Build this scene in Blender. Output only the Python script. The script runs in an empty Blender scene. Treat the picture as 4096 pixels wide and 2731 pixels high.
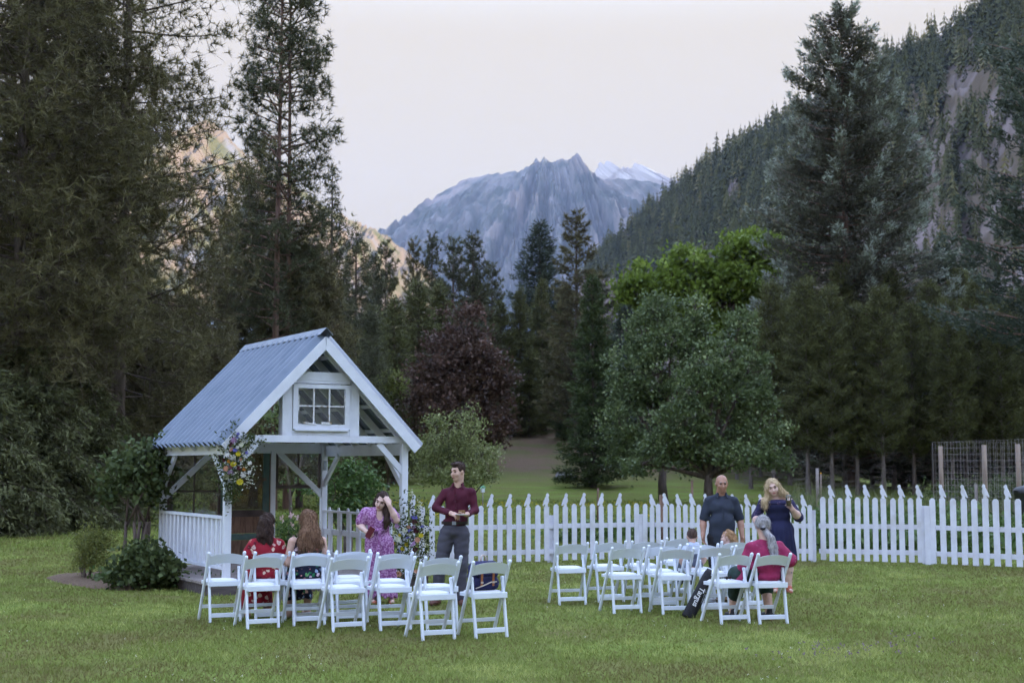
import bpy, math, random
import numpy as np
from mathutils import Vector, Matrix

# ------------------------------------------------------------------ camera, sky, sun, exposure
scene = bpy.context.scene
COL = scene.collection
EYE = 1.77
PITCH = math.atan(498 / 5689)
cam_data = bpy.data.cameras.new("camera")
cam = bpy.data.objects.new("camera", cam_data)
COL.objects.link(cam)
cam.location = (0, 0, EYE)
cam.rotation_euler = (math.pi / 2 + PITCH, 0, 0)
cam_data.lens = 50
cam_data.sensor_width = 36
cam_data.clip_start = 0.1
cam_data.clip_end = 40000
cam_data.dof.use_dof = True
cam_data.dof.focus_distance = 15.5
cam_data.dof.aperture_fstop = 3.2
scene.camera = cam

SUN_AZ = math.radians(67)      # measured from the view axis towards the right
SUN_EL = math.radians(15)
world = bpy.data.worlds.new("World")
scene.world = world
world.use_nodes = True
wn, wl = world.node_tree.nodes, world.node_tree.links
wn.clear()
sky = wn.new("ShaderNodeTexSky")
sky.sky_type = 'NISHITA'
sky.sun_disc = False
sky.sun_elevation = SUN_EL
sky.sun_rotation = SUN_AZ
sky.altitude = 400
sky.air_density = 1.0
sky.dust_density = 1.5
sky.ozone_density = 1.0
sky_boost = wn.new("ShaderNodeMix"); sky_boost.data_type = 'RGBA'; sky_boost.blend_type = 'ADD'; sky_boost.inputs[0].default_value = 1.0
sky_boost.inputs[7].default_value = (1.9, 2.15, 2.9, 1)           # constant bluish radiance added to the sky to brighten light from overhead
wl.new(sky.outputs[0], sky_boost.inputs[6])
wtc = wn.new("ShaderNodeTexCoord"); wsep = wn.new("ShaderNodeSeparateXYZ"); wl.new(wtc.outputs['Generated'], wsep.inputs[0])
wmr = wn.new("ShaderNodeMapRange"); wmr.interpolation_type = 'SMOOTHSTEP'
wmr.inputs[1].default_value = 0.29; wmr.inputs[2].default_value = 0.47
wl.new(wsep.outputs[2], wmr.inputs[0])
haze_mix = wn.new("ShaderNodeMix"); haze_mix.data_type = 'RGBA'   # pale warm band low in the sky all the way round
haze_mix.inputs[6].default_value = (1.56, 1.40, 1.15, 1)
wl.new(sky_boost.outputs[2], haze_mix.inputs[7]); wl.new(wmr.outputs[0], haze_mix.inputs[0])
bg = wn.new("ShaderNodeBackground")
bg.inputs[1].default_value = 0.13
wl.new(haze_mix.outputs[2], bg.inputs[0])
wo = wn.new("ShaderNodeOutputWorld")
wl.new(bg.outputs[0], wo.inputs[0])

sun_data = bpy.data.lights.new("sun", 'SUN')
sun_data.energy = 2.0
sun_data.angle = math.radians(0.5)
sun_data.color = (1.0, 0.84, 0.66)
sun = bpy.data.objects.new("sun", sun_data)
COL.objects.link(sun)
sd = Vector((math.sin(SUN_AZ) * math.cos(SUN_EL), math.cos(SUN_AZ) * math.cos(SUN_EL), math.sin(SUN_EL)))
sun.rotation_euler = sd.to_track_quat('Z', 'Y').to_euler()

scene.view_settings.view_transform = 'Standard'
scene.view_settings.look = 'None'
scene.view_settings.gamma = 1
scene.view_settings.exposure = 2.2
scene.render.engine = 'CYCLES'
scene.cycles.use_denoising = True
scene.cycles.use_adaptive_sampling = True
scene.cycles.adaptive_threshold = 0.03
scene.cycles.max_bounces = 5
scene.cycles.diffuse_bounces = 2
scene.cycles.glossy_bounces = 2
scene.cycles.transmission_bounces = 4
scene.cycles.transparent_max_bounces = 8
scene.cycles.volume_bounces = 0
scene.cycles.caustics_reflective = False
scene.cycles.caustics_refractive = False

# ------------------------------------------------------------------ helpers
FPX = 5689.0
def ray(u, v):
    """direction of a photograph pixel (4096 wide) in the place"""
    xc, yc = (u - 2048) / FPX, -(v - 1365.5) / FPX
    c, s = math.cos(PITCH), math.sin(PITCH)
    return Vector((xc, c - yc * s, s + yc * c))
def G(u, v, z=0.0):
    d = ray(u, v); t = (z - EYE) / d.z
    return Vector((d.x * t, d.y * t, z))
def at(u, v, Y):
    d = ray(u, v); t = Y / d.y
    return Vector((d.x * t, Y, EYE + d.z * t))

def frame(d, up=(0, 0, 1)):
    d = Vector(d).normalized(); up = Vector(up)
    if abs(d.dot(up.normalized())) > 0.995: up = Vector((0, 1, 0))
    x = d.cross(up).normalized(); z = x.cross(d).normalized()
    return x, d, z

class MB:
    def __init__(s): s.v, s.f, s.m, s.sm = [], [], [], []
    def add(s, vs, fs, mat=0, smooth=False):
        b = len(s.v); s.v += [tuple(p) for p in vs]
        for f in fs: s.f.append(tuple(i + b for i in f)); s.m.append(mat); s.sm.append(smooth)
        return s
    def box(s, c, size, R=None, mat=0):
        c = Vector(c); hx, hy, hz = (a / 2 for a in size); vs = []
        for x in (-hx, hx):
            for y in (-hy, hy):
                for z in (-hz, hz):
                    p = Vector((x, y, z))
                    vs.append(c + (R @ p if R else p))
        return s.add(vs, [(0, 1, 3, 2), (4, 6, 7, 5), (0, 4, 5, 1), (2, 3, 7, 6), (0, 2, 6, 4), (1, 5, 7, 3)], mat)
    def beam(s, p0, p1, w, h, up=(0, 0, 1), ch=0.0, mat=0):
        """bar from p0 to p1, w across, h along up, corners chamfered by ch"""
        p0, p1 = Vector(p0), Vector(p1); x, d, z = frame(p1 - p0, up); a, b = w / 2, h / 2
        if ch > 0: prof = [(-a + ch, -b), (a - ch, -b), (a, -b + ch), (a, b - ch), (a - ch, b), (-a + ch, b), (-a, b - ch), (-a, -b + ch)]
        else: prof = [(-a, -b), (a, -b), (a, b), (-a, b)]
        n = len(prof); vs = [q + x * i + z * j for q in (p0, p1) for i, j in prof]
        fs = [(i, (i + 1) % n, n + (i + 1) % n, n + i) for i in range(n)] + [tuple(range(n))[::-1], tuple(range(n, 2 * n))]
        return s.add(vs, fs, mat)
    def tube(s, pts, rad, n=8, mat=0, cap=True, smooth=True):
        pts = [Vector(p) for p in pts]
        if not hasattr(rad, '__len__'): rad = [rad] * len(pts)
        vs = []; fs = []; px = None
        for i, p in enumerate(pts):
            d = (pts[min(i + 1, len(pts) - 1)] - pts[max(i - 1, 0)])
            if d.length < 1e-9: d = Vector((0, 0, 1))
            x, d, z = frame(d, px if px else (0.1, 1, 0.2)); px = z
            for k in range(n):
                a = 2 * math.pi * k / n
                vs.append(p + (x * math.cos(a) + z * math.sin(a)) * rad[i])
        for i in range(len(pts) - 1):
            for k in range(n):
                fs.append((i * n + k, i * n + (k + 1) % n, (i + 1) * n + (k + 1) % n, (i + 1) * n + k))
        s.add(vs, fs, mat, smooth)
        if cap:
            b = len(s.v) - len(vs); L = (len(pts) - 1) * n
            s.f += [tuple(b + k for k in range(n))[::-1], tuple(b + L + k for k in range(n))]; s.m += [mat] * 2; s.sm += [False] * 2
        return s
    def ell(s, c, r, R=None, nu=12, nv=8, mat=0, smooth=True):
        c = Vector(c); vs = []; fs = []
        if not hasattr(r, '__len__'): r = (r, r, r)
        for j in range(nv + 1):
            t = math.pi * j / nv
            for i in range(nu):
                a = 2 * math.pi * i / nu
                p = Vector((r[0] * math.sin(t) * math.cos(a), r[1] * math.sin(t) * math.sin(a), r[2] * math.cos(t)))
                vs.append(c + (R @ p if R else p))
        for j in range(nv):
            for i in range(nu):
                fs.append((j * nu + i, (j + 1) * nu + i, (j + 1) * nu + (i + 1) % nu, j * nu + (i + 1) % nu))
        return s.add(vs, fs, mat, smooth)
    def prism(s, poly, o, ux, uy, th, mat=0):
        """flat outline in the ux, uy plane given a thickness th centred on it"""
        o, ux, uy = Vector(o), Vector(ux).normalized(), Vector(uy).normalized(); nn = ux.cross(uy); n = len(poly)
        vs = [o + ux * a + uy * b + nn * k for k in (-th / 2, th / 2) for a, b in poly]
        fs = [tuple(range(n))[::-1], tuple(range(n, 2 * n))] + [(i, (i + 1) % n, n + (i + 1) % n, n + i) for i in range(n)]
        return s.add(vs, fs, mat)
    def build(s, name, mats, parent=None, loc=None, rz=0):
        me = bpy.data.meshes.new(name); me.from_pydata(s.v, [], s.f)
        if not isinstance(mats, (list, tuple)): mats = [mats]
        for m in mats: me.materials.append(m)
        me.polygons.foreach_set('material_index', s.m); me.polygons.foreach_set('use_smooth', s.sm)
        me.update(); return link(name, me, parent, loc, rz)

def link(name, me, parent=None, loc=None, rz=0):
    o = bpy.data.objects.new(name, me); COL.objects.link(o)
    if loc is not None: o.location = loc
    if rz: o.rotation_euler = (0, 0, rz)
    if parent: o.parent = parent
    return o
def thing(name, label, cat, loc=(0, 0, 0), rz=0, group=None):
    o = link(name, None, None, loc, rz); return tag(o, label, cat, group)
def tag(o, label=None, cat=None, group=None, kind=None):
    if label: o['label'] = label
    if cat: o['category'] = cat
    if group: o['group'] = group
    if kind: o['kind'] = kind
    return o
def copy_tree(o, parent=None):
    c = o.copy(); COL.objects.link(c); c.parent = parent
    for ch in KIDS(o): copy_tree(ch, c)
    return c
def KIDS(o): return [k for k in o.children]

def np_mesh(name, V, F, mats, attr=None, midx=None, smooth=False):
    """mesh from arrays: V (n,3), F (m,3 or 4); attr: a value per vertex called tint"""
    me = bpy.data.meshes.new(name); V = np.asarray(V, np.float32); F = np.asarray(F, np.int32); k = F.shape[1]
    me.vertices.add(len(V)); me.vertices.foreach_set('co', V.ravel())
    me.loops.add(F.size); me.loops.foreach_set('vertex_index', F.ravel())
    me.polygons.add(len(F)); me.polygons.foreach_set('loop_start', np.arange(0, F.size, k, dtype=np.int32))
    if not isinstance(mats, (list, tuple)): mats = [mats]
    for m in mats: me.materials.append(m)
    if midx is not None: me.polygons.foreach_set('material_index', np.asarray(midx, np.int32))
    me.polygons.foreach_set('use_smooth', np.full(len(F), smooth))
    if attr is not None:
        a = me.attributes.new('tint', 'FLOAT', 'POINT'); a.data.foreach_set('value', np.asarray(attr, np.float32))
    me.update(calc_edges=True); me.validate(); return me

# ------------------------------------------------------------------ materials
def _mat(name):
    m = bpy.data.materials.new(name); m.use_nodes = True; nt = m.node_tree; nt.nodes.clear()
    out = nt.nodes.new('ShaderNodeOutputMaterial'); return m, nt, out
def rgba(c): return (c[0], c[1], c[2], 1)
def pbr(name, c1, c2=None, scale=8, rough=0.6, bump=0.0, bscale=None, detail=4, spec=0.3, metal=0, coords='Object', stretch=(1, 1, 1), lo=0.35, hi=0.65, trans=0, alpha=1, c3=None, s3=1.0, f3=(0.5, 0.7)):
    """procedural surface: colour wanders between c1 and c2 with noise; c3 adds larger patches"""
    m, nt, out = _mat(name); N, L = nt.nodes, nt.links
    b = N.new('ShaderNodeBsdfPrincipled'); L.new(b.outputs[0], out.inputs[0])
    b.inputs['Roughness'].default_value = rough; b.inputs['Specular IOR Level'].default_value = spec; b.inputs['Metallic'].default_value = metal
    b.inputs['Transmission Weight'].default_value = trans; b.inputs['Alpha'].default_value = alpha
    b.inputs['Base Color'].default_value = rgba(c1)
    if c2 is None and bump == 0: return m
    tc = N.new('ShaderNodeTexCoord'); mp = N.new('ShaderNodeMapping'); L.new(tc.outputs[coords], mp.inputs[0]); mp.inputs['Scale'].default_value = stretch
    oi = N.new('ShaderNodeObjectInfo'); mu = N.new('ShaderNodeMath'); mu.operation = 'MULTIPLY'; mu.inputs[1].default_value = 37.0
    L.new(oi.outputs['Random'], mu.inputs[0]); L.new(mu.outputs[0], mp.inputs['Location'])
    if c2 is not None:
        n = N.new('ShaderNodeTexNoise'); n.inputs['Scale'].default_value = scale; n.inputs['Detail'].default_value = detail; L.new(mp.outputs[0], n.inputs['Vector'])
        r = N.new('ShaderNodeMapRange'); r.inputs[1].default_value = lo; r.inputs[2].default_value = hi; L.new(n.outputs[0], r.inputs[0])
        mx = N.new('ShaderNodeMix'); mx.data_type = 'RGBA'; mx.inputs[6].default_value = rgba(c1); mx.inputs[7].default_value = rgba(c2); L.new(r.outputs[0], mx.inputs[0])
        res = mx.outputs[2]
        if c3 is not None:
            n3 = N.new('ShaderNodeTexNoise'); n3.inputs['Scale'].default_value = s3; n3.inputs['Detail'].default_value = 5; L.new(mp.outputs[0], n3.inputs['Vector'])
            r3 = N.new('ShaderNodeMapRange'); r3.inputs[1].default_value = f3[0]; r3.inputs[2].default_value = f3[1]; L.new(n3.outputs[0], r3.inputs[0])
            m3 = N.new('ShaderNodeMix'); m3.data_type = 'RGBA'; m3.inputs[7].default_value = rgba(c3); L.new(res, m3.inputs[6]); L.new(r3.outputs[0], m3.inputs[0]); res = m3.outputs[2]
        L.new(res, b.inputs['Base Color'])
    if bump:
        n2 = N.new('ShaderNodeTexNoise'); n2.inputs['Scale'].default_value = bscale or scale * 3; n2.inputs['Detail'].default_value = 5; L.new(mp.outputs[0], n2.inputs['Vector'])
        bp = N.new('ShaderNodeBump'); bp.inputs['Strength'].default_value = bump; bp.inputs['Distance'].default_value = 0.02; L.new(n2.outputs[0], bp.inputs['Height']); L.new(bp.outputs[0], b.inputs['Normal'])
    return m
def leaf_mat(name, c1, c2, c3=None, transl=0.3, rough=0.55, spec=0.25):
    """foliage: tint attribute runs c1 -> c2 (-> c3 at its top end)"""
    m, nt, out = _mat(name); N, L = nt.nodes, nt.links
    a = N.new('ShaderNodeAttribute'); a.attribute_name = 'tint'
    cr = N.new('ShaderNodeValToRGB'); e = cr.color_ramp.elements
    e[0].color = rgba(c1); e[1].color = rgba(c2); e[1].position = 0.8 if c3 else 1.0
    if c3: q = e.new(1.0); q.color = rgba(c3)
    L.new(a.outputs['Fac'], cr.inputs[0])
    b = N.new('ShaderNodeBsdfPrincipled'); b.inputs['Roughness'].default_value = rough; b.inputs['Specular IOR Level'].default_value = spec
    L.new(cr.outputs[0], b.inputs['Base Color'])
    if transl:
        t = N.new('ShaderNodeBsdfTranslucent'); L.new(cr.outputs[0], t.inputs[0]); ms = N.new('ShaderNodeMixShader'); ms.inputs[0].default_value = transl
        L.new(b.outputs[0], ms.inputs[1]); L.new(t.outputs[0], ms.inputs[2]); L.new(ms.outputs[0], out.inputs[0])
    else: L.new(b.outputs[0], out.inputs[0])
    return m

M_white = pbr('white_paint', (0.72, 0.75, 0.83), (0.62, 0.65, 0.73), 5, 0.45, 0.08, 40, spec=0.4, lo=0.3, hi=0.75, c3=(0.48, 0.49, 0.51), s3=1.7, f3=(0.57, 0.8))
M_fence = pbr('white_fence_paint', (0.70, 0.71, 0.80), (0.60, 0.60, 0.68), 4, 0.55, 0.1, 30, spec=0.3, c3=(0.47, 0.46, 0.47), s3=2.2, f3=(0.56, 0.78))
M_resin = pbr('white_resin', (0.74, 0.79, 0.87), (0.70, 0.75, 0.84), 3, 0.35, spec=0.5)
M_pad = pbr('white_seat_pad', (0.70, 0.72, 0.78), (0.66, 0.68, 0.74), 6, 0.5, spec=0.4)
M_bark = pbr('bark', (0.075, 0.058, 0.05), (0.15, 0.115, 0.10), 3, 0.9, 0.8, 14, stretch=(3, 3, 0.6), spec=0.1)
M_bark_red = pbr('reddish_bark', (0.14, 0.085, 0.07), (0.25, 0.16, 0.13), 3, 0.9, 0.8, 14, stretch=(3, 3, 0.5), spec=0.1)
M_bark_grey = pbr('grey_bark', (0.13, 0.105, 0.10), (0.24, 0.20, 0.19), 4, 0.9, 0.6, 16, stretch=(3, 3, 0.6), spec=0.1)

# ------------------------------------------------------------------ land
def vnoise(x, y, seed=0):
    x = np.asarray(x, np.float64); y = np.asarray(y, np.float64)
    xi, yi = np.floor(x).astype(np.int64), np.floor(y).astype(np.int64); fx, fy = x - xi, y - yi
    fx, fy = fx * fx * (3 - 2 * fx), fy * fy * (3 - 2 * fy)
    def h(a, b):
        n = (a * 374761393 + b * 668265263 + seed * 1442695041) & 0x7fffffff
        n = ((n ^ (n >> 13)) * 1274126177) & 0x7fffffff
        return ((n ^ (n >> 16)) & 0xffff) / 65535.0
    return (h(xi, yi) * (1 - fx) + h(xi + 1, yi) * fx) * (1 - fy) + (h(xi, yi + 1) * (1 - fx) + h(xi + 1, yi + 1) * fx) * fy
def fbm(x, y, o=4, seed=0):
    a, r = 0.5, 0
    for k in range(o): r = r + a * vnoise(x * 2 ** k, y * 2 ** k, seed + k); a *= 0.5
    return r
def sstep(a, b, x): t = np.clip((x - a) / (b - a), 0, 1); return t * t * (3 - 2 * t)
def ground_h(x, y):
    x = np.asarray(x, float); y = np.asarray(y, float)
    m = 1 - sstep(6, 30, x - 0.1 * (y - 80))
    h = sstep(72, 130, y) * 5.5 * m + sstep(130, 400, y) * (10 * m + 2) + sstep(40, 75, y) * sstep(-8, -25, x + 0.15 * y) * 0.8
    return h + (fbm(x * 0.05, y * 0.05, 3, 5) - 0.45) * 0.5 * sstep(34, 60, y)

def ground_mat():
    m, nt, out = _mat('lawn_soil'); N, L = nt.nodes, nt.links
    b = N.new('ShaderNodeBsdfPrincipled'); L.new(b.outputs[0], out.inputs[0]); b.inputs['Roughness'].default_value = 0.95; b.inputs['Specular IOR Level'].default_value = 0.05
    g = N.new('ShaderNodeNewGeometry')
    def noise(sc, det, lo, hi, st=(1, 1, 1)):
        mp = N.new('ShaderNodeMapping'); mp.inputs['Scale'].default_value = st; L.new(g.outputs['Position'], mp.inputs[0])
        n = N.new('ShaderNodeTexNoise'); n.inputs['Scale'].default_value = sc; n.inputs['Detail'].default_value = det; L.new(mp.outputs[0], n.inputs['Vector'])
        r = N.new('ShaderNodeMapRange'); r.inputs[1].default_value = lo; r.inputs[2].default_value = hi; L.new(n.outputs[0], r.inputs[0]); return r.outputs[0]
    def mix(f, a, c):
        x = N.new('ShaderNodeMix'); x.data_type = 'RGBA'
        for s, i in ((a, 6), (c, 7)):
            if isinstance(s, tuple): x.inputs[i].default_value = rgba(s)
            else: L.new(s, x.inputs[i])
        L.new(f, x.inputs[0]); return x.outputs[2]
    base = mix(noise(30, 4, 0.35, 0.7), (0.125, 0.15, 0.036), (0.20, 0.235, 0.058))
    base = mix(noise(0.9, 5, 0.45, 0.75), base, (0.18, 0.155, 0.065))
    base = mix(noise(0.25, 4, 0.5, 0.7, (1, 2.2, 1)), base, (0.18, 0.235, 0.055))
    sp = N.new('ShaderNodeSeparateXYZ'); L.new(g.outputs['Position'], sp.inputs[0])
    rr = N.new('ShaderNodeMapRange'); rr.inputs[1].default_value = 0.55; rr.inputs[2].default_value = 1.5; L.new(sp.outputs[2], rr.inputs[0])
    base = mix(rr.outputs[0], base, mix(noise(0.35, 5, 0.42, 0.6), (0.15, 0.105, 0.072), (0.12, 0.115, 0.05)))
    L.new(base, b.inputs['Base Color'])
    n2 = N.new('ShaderNodeTexNoise'); n2.inputs['Scale'].default_value = 45; n2.inputs['Detail'].default_value = 4; L.new(g.outputs['Position'], n2.inputs['Vector'])
    bp = N.new('ShaderNodeBump'); bp.inputs['Strength'].default_value = 0.9; bp.inputs['Distance'].default_value = 0.04; L.new(n2.outputs[0], bp.inputs['Height']); L.new(bp.outputs[0], b.inputs['Normal'])
    return m
M_ground = ground_mat()
def grid_mesh(name, X, Y, Z, mat, smooth=True, tint=None):
    n, m = X.shape; V = np.stack([X, Y, Z], -1).reshape(-1, 3)
    i = np.arange(n * m).reshape(n, m); F = np.stack([i[:-1, :-1], i[1:, :-1], i[1:, 1:], i[:-1, 1:]], -1).reshape(-1, 4)
    return np_mesh(name, V, F, mat, smooth=smooth)
def _axis(a):
    return np.concatenate([-a[::-1], a[1:]])
xs = _axis(np.concatenate([np.arange(0, 40, 1.0), np.arange(40, 160, 5.0), np.array([160, 200, 260, 350, 500, 800, 1300, 2200, 4000, 8000])]))
ys = np.concatenate([np.array([-3000, -1200, -500, -200, -80, -30]), np.arange(-10, 60, 1.5), np.arange(60, 200, 4.0), np.array([200, 230, 280, 350, 450, 600, 900, 1400, 2200, 3500, 6000, 10500])])
X, Y = np.meshgrid(xs, ys, indexing='ij')
tag(link('lawn', grid_mesh('lawn', X, Y, ground_h(X, Y), M_ground)), 'mown green lawn and meadow reaching to the trees', kind='structure')

# ---- mountains: each a sheet from its foot to its ridge and down the far side
def from_view(x, y, D):
    """ridge point seen at (x, y) of the 2352 wide view, D metres away"""
    d = ray(x * 1.7415, y * 1.7415); t = D / d.y
    return (d.x * t, D, EYE + d.z * t)
def ranges(name, ridge, foot, nt, ns, amp, ribs, mat, seed, power=1.0, back=(300, 400), drop=0.75, jag=0.0, label=None):
    R = np.array(ridge, float); B = np.array(foot, float); k = np.linspace(0, 1, len(R)); kb = np.linspace(0, 1, len(B)); t = np.linspace(0, 1, nt)
    Rr = np.stack([np.interp(t, k, R[:, i]) for i in range(3)], -1); Bb = np.stack([np.interp(t, kb, B[:, i]) for i in range(3)], -1)
    Rr[:, 2] += (fbm(t * nt * 0.33, t * 0 + seed, 3, seed) - 0.45) * jag
    s = np.concatenate([np.linspace(0, 1, ns), [1.15, 1.5, 2.2]]); S = s[None, :]; ss = np.minimum(S, 1)
    P = Bb[:, None, :] + (Rr - Bb)[:, None, :] * ss[..., None]
    P[..., 2] = Bb[:, None, 2] + (Rr - Bb)[:, None, 2] * ss ** power
    over = np.maximum(S - 1, 0); P[..., 0] += over * back[0]; P[..., 1] += over * back[1]; P[..., 2] *= (1 - over * drop)
    env = np.sin(np.pi * np.clip(ss, 0, 1) ** 0.8) ** 0.7
    T = t[:, None] + 0 * S
    w = (fbm(T * 9, S * 3, 3, seed + 3) - 0.5) * 0.06
    rib = 1 - np.abs(2 * fbm((T + w) * ribs, S * 1.6 + T * 3, 4, seed + 9) / 0.94 - 1)
    fine = fbm(T * ribs * 5, S * 55, 5, seed + 20) - 0.47
    P[..., 2] += amp * env * ((rib - 0.6) * 0.85 + fine * 0.6)
    P[..., 1] -= amp * env * (rib - 0.6) * 1.3
    o = link(name, grid_mesh(name, P[..., 0], P[..., 1], P[..., 2], mat, smooth=False)); return tag(o, label, kind='structure'), P
M_far = pbr('far_mountain_rock', (0.085, 0.10, 0.085), (0.21, 0.20, 0.20), 0.007, 0.95, 0.0, detail=8, spec=0.0, lo=0.42, hi=0.6, c3=(0.31, 0.265, 0.25), s3=0.0025, f3=(0.53, 0.62))
M_snow = pbr('snow_and_rock', (0.62, 0.57, 0.55), (0.34, 0.29, 0.28), 0.006, 0.9, 0.0, detail=7, spec=0.0, lo=0.5, hi=0.6)
M_left = pbr('sunlit_mountain', (0.26, 0.20, 0.145), (0.15, 0.145, 0.07), 0.012, 0.95, 0.0, detail=6, spec=0.0, lo=0.45, hi=0.6, c3=(0.26, 0.25, 0.25), s3=0.005, f3=(0.55, 0.62))
M_hill = pbr('hill_rock_and_soil', (0.15, 0.12, 0.09), (0.25, 0.205, 0.20), 0.02, 0.95, 0.0, detail=6, spec=0.0, lo=0.46, hi=0.6)
pk = [(860, 600), (915, 540), (960, 505), (1010, 450), (1060, 415), (1110, 401), (1150, 398), (1190, 395), (1224, 376), (1231, 363), (1240, 374), (1250, 360), (1262, 372), (1275, 370), (1290, 364), (1308, 366), (1318, 357), (1326, 353), (1334, 378), (1348, 398), (1375, 412), (1420, 410), (1470, 414), (1520, 425), (1600, 470), (1700, 520)]
mountain, _ = ranges('mountain_peak', [from_view(x, y, 9000 - 2.0 * (x - 900) * (x > 900)) for x, y in pk], [(-2500, 6200, 40), (-500, 5700, 40), (900, 5300, 40), (2700, 5300, 40)], 400, 100, 330, 26, M_far, 4, 1.15, jag=26, label='jagged blue mountain peak at the head of the valley')
sk = [(1280, 470), (1330, 400), (1362, 396), (1376, 379), (1396, 372), (1412, 388), (1440, 386), (1462, 379), (1492, 398), (1520, 407), (1560, 430), (1640, 470)]
ranges('snowy_ridge', [from_view(x, y, 9900) for x, y in sk], [(1200, 9000, 500), (4200, 8900, 500)], 160, 40, 200, 16, M_snow, 7, 1.0, jag=80, label='distant snow covered ridge behind the jagged peak')
lk = [(-500, 560), (-100, 560), (100, 520), (250, 450), (340, 395), (400, 330), (440, 302), (480, 272), (512, 300), (560, 350), (620, 390), (700, 440), (790, 503), (820, 508), (850, 522), (900, 548), (960, 598), (1010, 650)]
ranges('sunlit_mountain', [from_view(x, y, 2600 + 0.6 * x) for x, y in lk], [(-1500, 1500, 10), (-900, 1350, 10), (-500, 1300, 10), (-150, 1900, 10)], 260, 70, 120, 22, M_left, 11, 1.1, jag=24, back=(-500, 700), label='tan mountain slope catching the last warm sun')
# ---- wooded hill on the right, running on past the frame (it hides the low sun)
hk = [(1330, 640, 2300), (1390, 572, 2100), (1500, 468, 1950), (1650, 362, 1750), (1750, 310, 1650), (1850, 242, 1550), (2050, 136, 1400), (2250, 30, 1250), (2352, -32, 1150)]
HR = [from_view(x, y, D) for x, y, D in hk] + [(560, 880, 420), (760, 560, 450), (950, 150, 470), (1050, -400, 480), (1100, -1500, 480)]
HF = [(70, 1500, 2), (90, 1300, 2), (105, 1100, 2), (120, 900, 2), (132, 800, 2), (148, 700, 2), (165, 560, 2), (180, 440, 2), (195, 380, 2), (210, 320, 2), (230, 220, 2), (260, 60, 2), (300, -300, 2), (300, -1200, 2)]
hill, HP = ranges('wooded_hill', HR, HF, 330, 80, 38, 34, M_hill, 21, 1.0, back=(900, 300), drop=0.5, jag=10, label='steep wooded hill rising to the right')

def forest_template(rng, tiers, spikes):
    V, F = [], []
    for k in range(tiers):
        f = k / (tiers - 1); z0 = 0.12 + 0.86 * f; r = 0.17 * (1 - f) ** 0.8 + 0.012
        for j in range(spikes):
            a = 2 * math.pi * (j + rng.random()) / spikes; rr = r * rng.uniform(0.6, 1.25); dz = rng.uniform(0.04, 0.11)
            da = rng.uniform(0.3, 0.5); b = len(V)
            V += [(0, 0, z0 + 0.09), (rr * math.cos(a - da), rr * math.sin(a - da), z0 - dz), (rr * 1.2 * math.cos(a), rr * 1.2 * math.sin(a), z0 - dz * 0.6), (rr * math.cos(a + da), rr * math.sin(a + da), z0 - dz * 1.2)]
            F += [(b, b + 1, b + 2), (b, b + 2, b + 3)]
    return np.array(V), np.array(F)
M_forest = leaf_mat('far_conifers', (0.060, 0.064, 0.030), (0.118, 0.120, 0.050), (0.19, 0.17, 0.075), 0.1, 0.8, 0.05)
def forest(name, P, n, hts, mat, seed, keep, label):
    rng = random.Random(seed); T = [forest_template(rng, 6, 5) for _ in range(12)]; nt, ns = P.shape[:2]; VV, FF, TT = [], [], []; off = 0
    r = np.random.default_rng(seed); tt = r.random(n); s2 = r.random(n)
    for a, b in zip(tt, s2):
        i, j = a * (nt - 2), b * (ns - 5); i0, j0 = int(i), int(j)
        p = P[i0, j0] * (1 - i + i0) * (1 - j + j0) + P[i0 + 1, j0] * (i - i0) * (1 - j + j0) + P[i0, j0 + 1] * (1 - i + i0) * (j - j0) + P[i0 + 1, j0 + 1] * (i - i0) * (j - j0)
        if not keep(p): continue
        V, F = T[rng.randrange(12)]; h = hts * min(1.0, max(0.5, p[1] / 1250)) * rng.choice((.45, .7, .85, 1.0, 1.0, 1.25)) * rng.uniform(.85, 1.15); w = h * rng.uniform(0.7, 1.5); c = rng.random() * 6.28
        R = np.array([[math.cos(c) * w, -math.sin(c) * w, 0], [math.sin(c) * w, math.cos(c) * w, 0], [0, 0, h]])
        VV.append(V @ R.T + p - np.array([0, 0, 1.0])); FF.append(F + off); off += len(V); TT.append(np.full(len(V), min(1, max(0, rng.gauss(0.45, 0.36)))))
    o = link(name, np_mesh(name, np.concatenate(VV), np.concatenate(FF), mat, np.concatenate(TT)))
    return tag(o, label, name.replace('_', ' '), kind='stuff')
def project(p):
    """where a point of the place lands in the 2352 wide view"""
    c, s = math.cos(PITCH), math.sin(PITCH); z = p[2] - EYE; d = p[1] * c + z * s
    return (2048 + FPX * p[0] / d) / 1.7415, (1365.5 - FPX * (-p[1] * s + z * c) / d) / 1.7415
CLIFFS = [tuple(a) for a in ((2215, 195, 46, 50), (2175, 270, 26, 36), (2290, 375, 30, 24), (2125, 330, 22, 26), (1782, 420, 18, 44), (1685, 445, 18, 32), (2140, 430, 12, 32), (2310, 290, 20, 28), (1530, 430, 10, 14))]
def hill_keep(p):
    if p[1] < 200: return False
    x, y = project(p)
    if not (1250 < x < 2620 and y < 640 + max(0, x - 1850) * .25): return False
    return not any(((x - a) / c) ** 2 + ((y - 12 - b) / (d if y < b else d + 4)) ** 2 < 1 for a, b, c, d in CLIFFS) or random.random() < 0.08
random.seed(5)
forest('hillside_forest', HP, 12800, 25, M_forest, 3, hill_keep, 'dark conifer forest covering the hillside')

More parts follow.
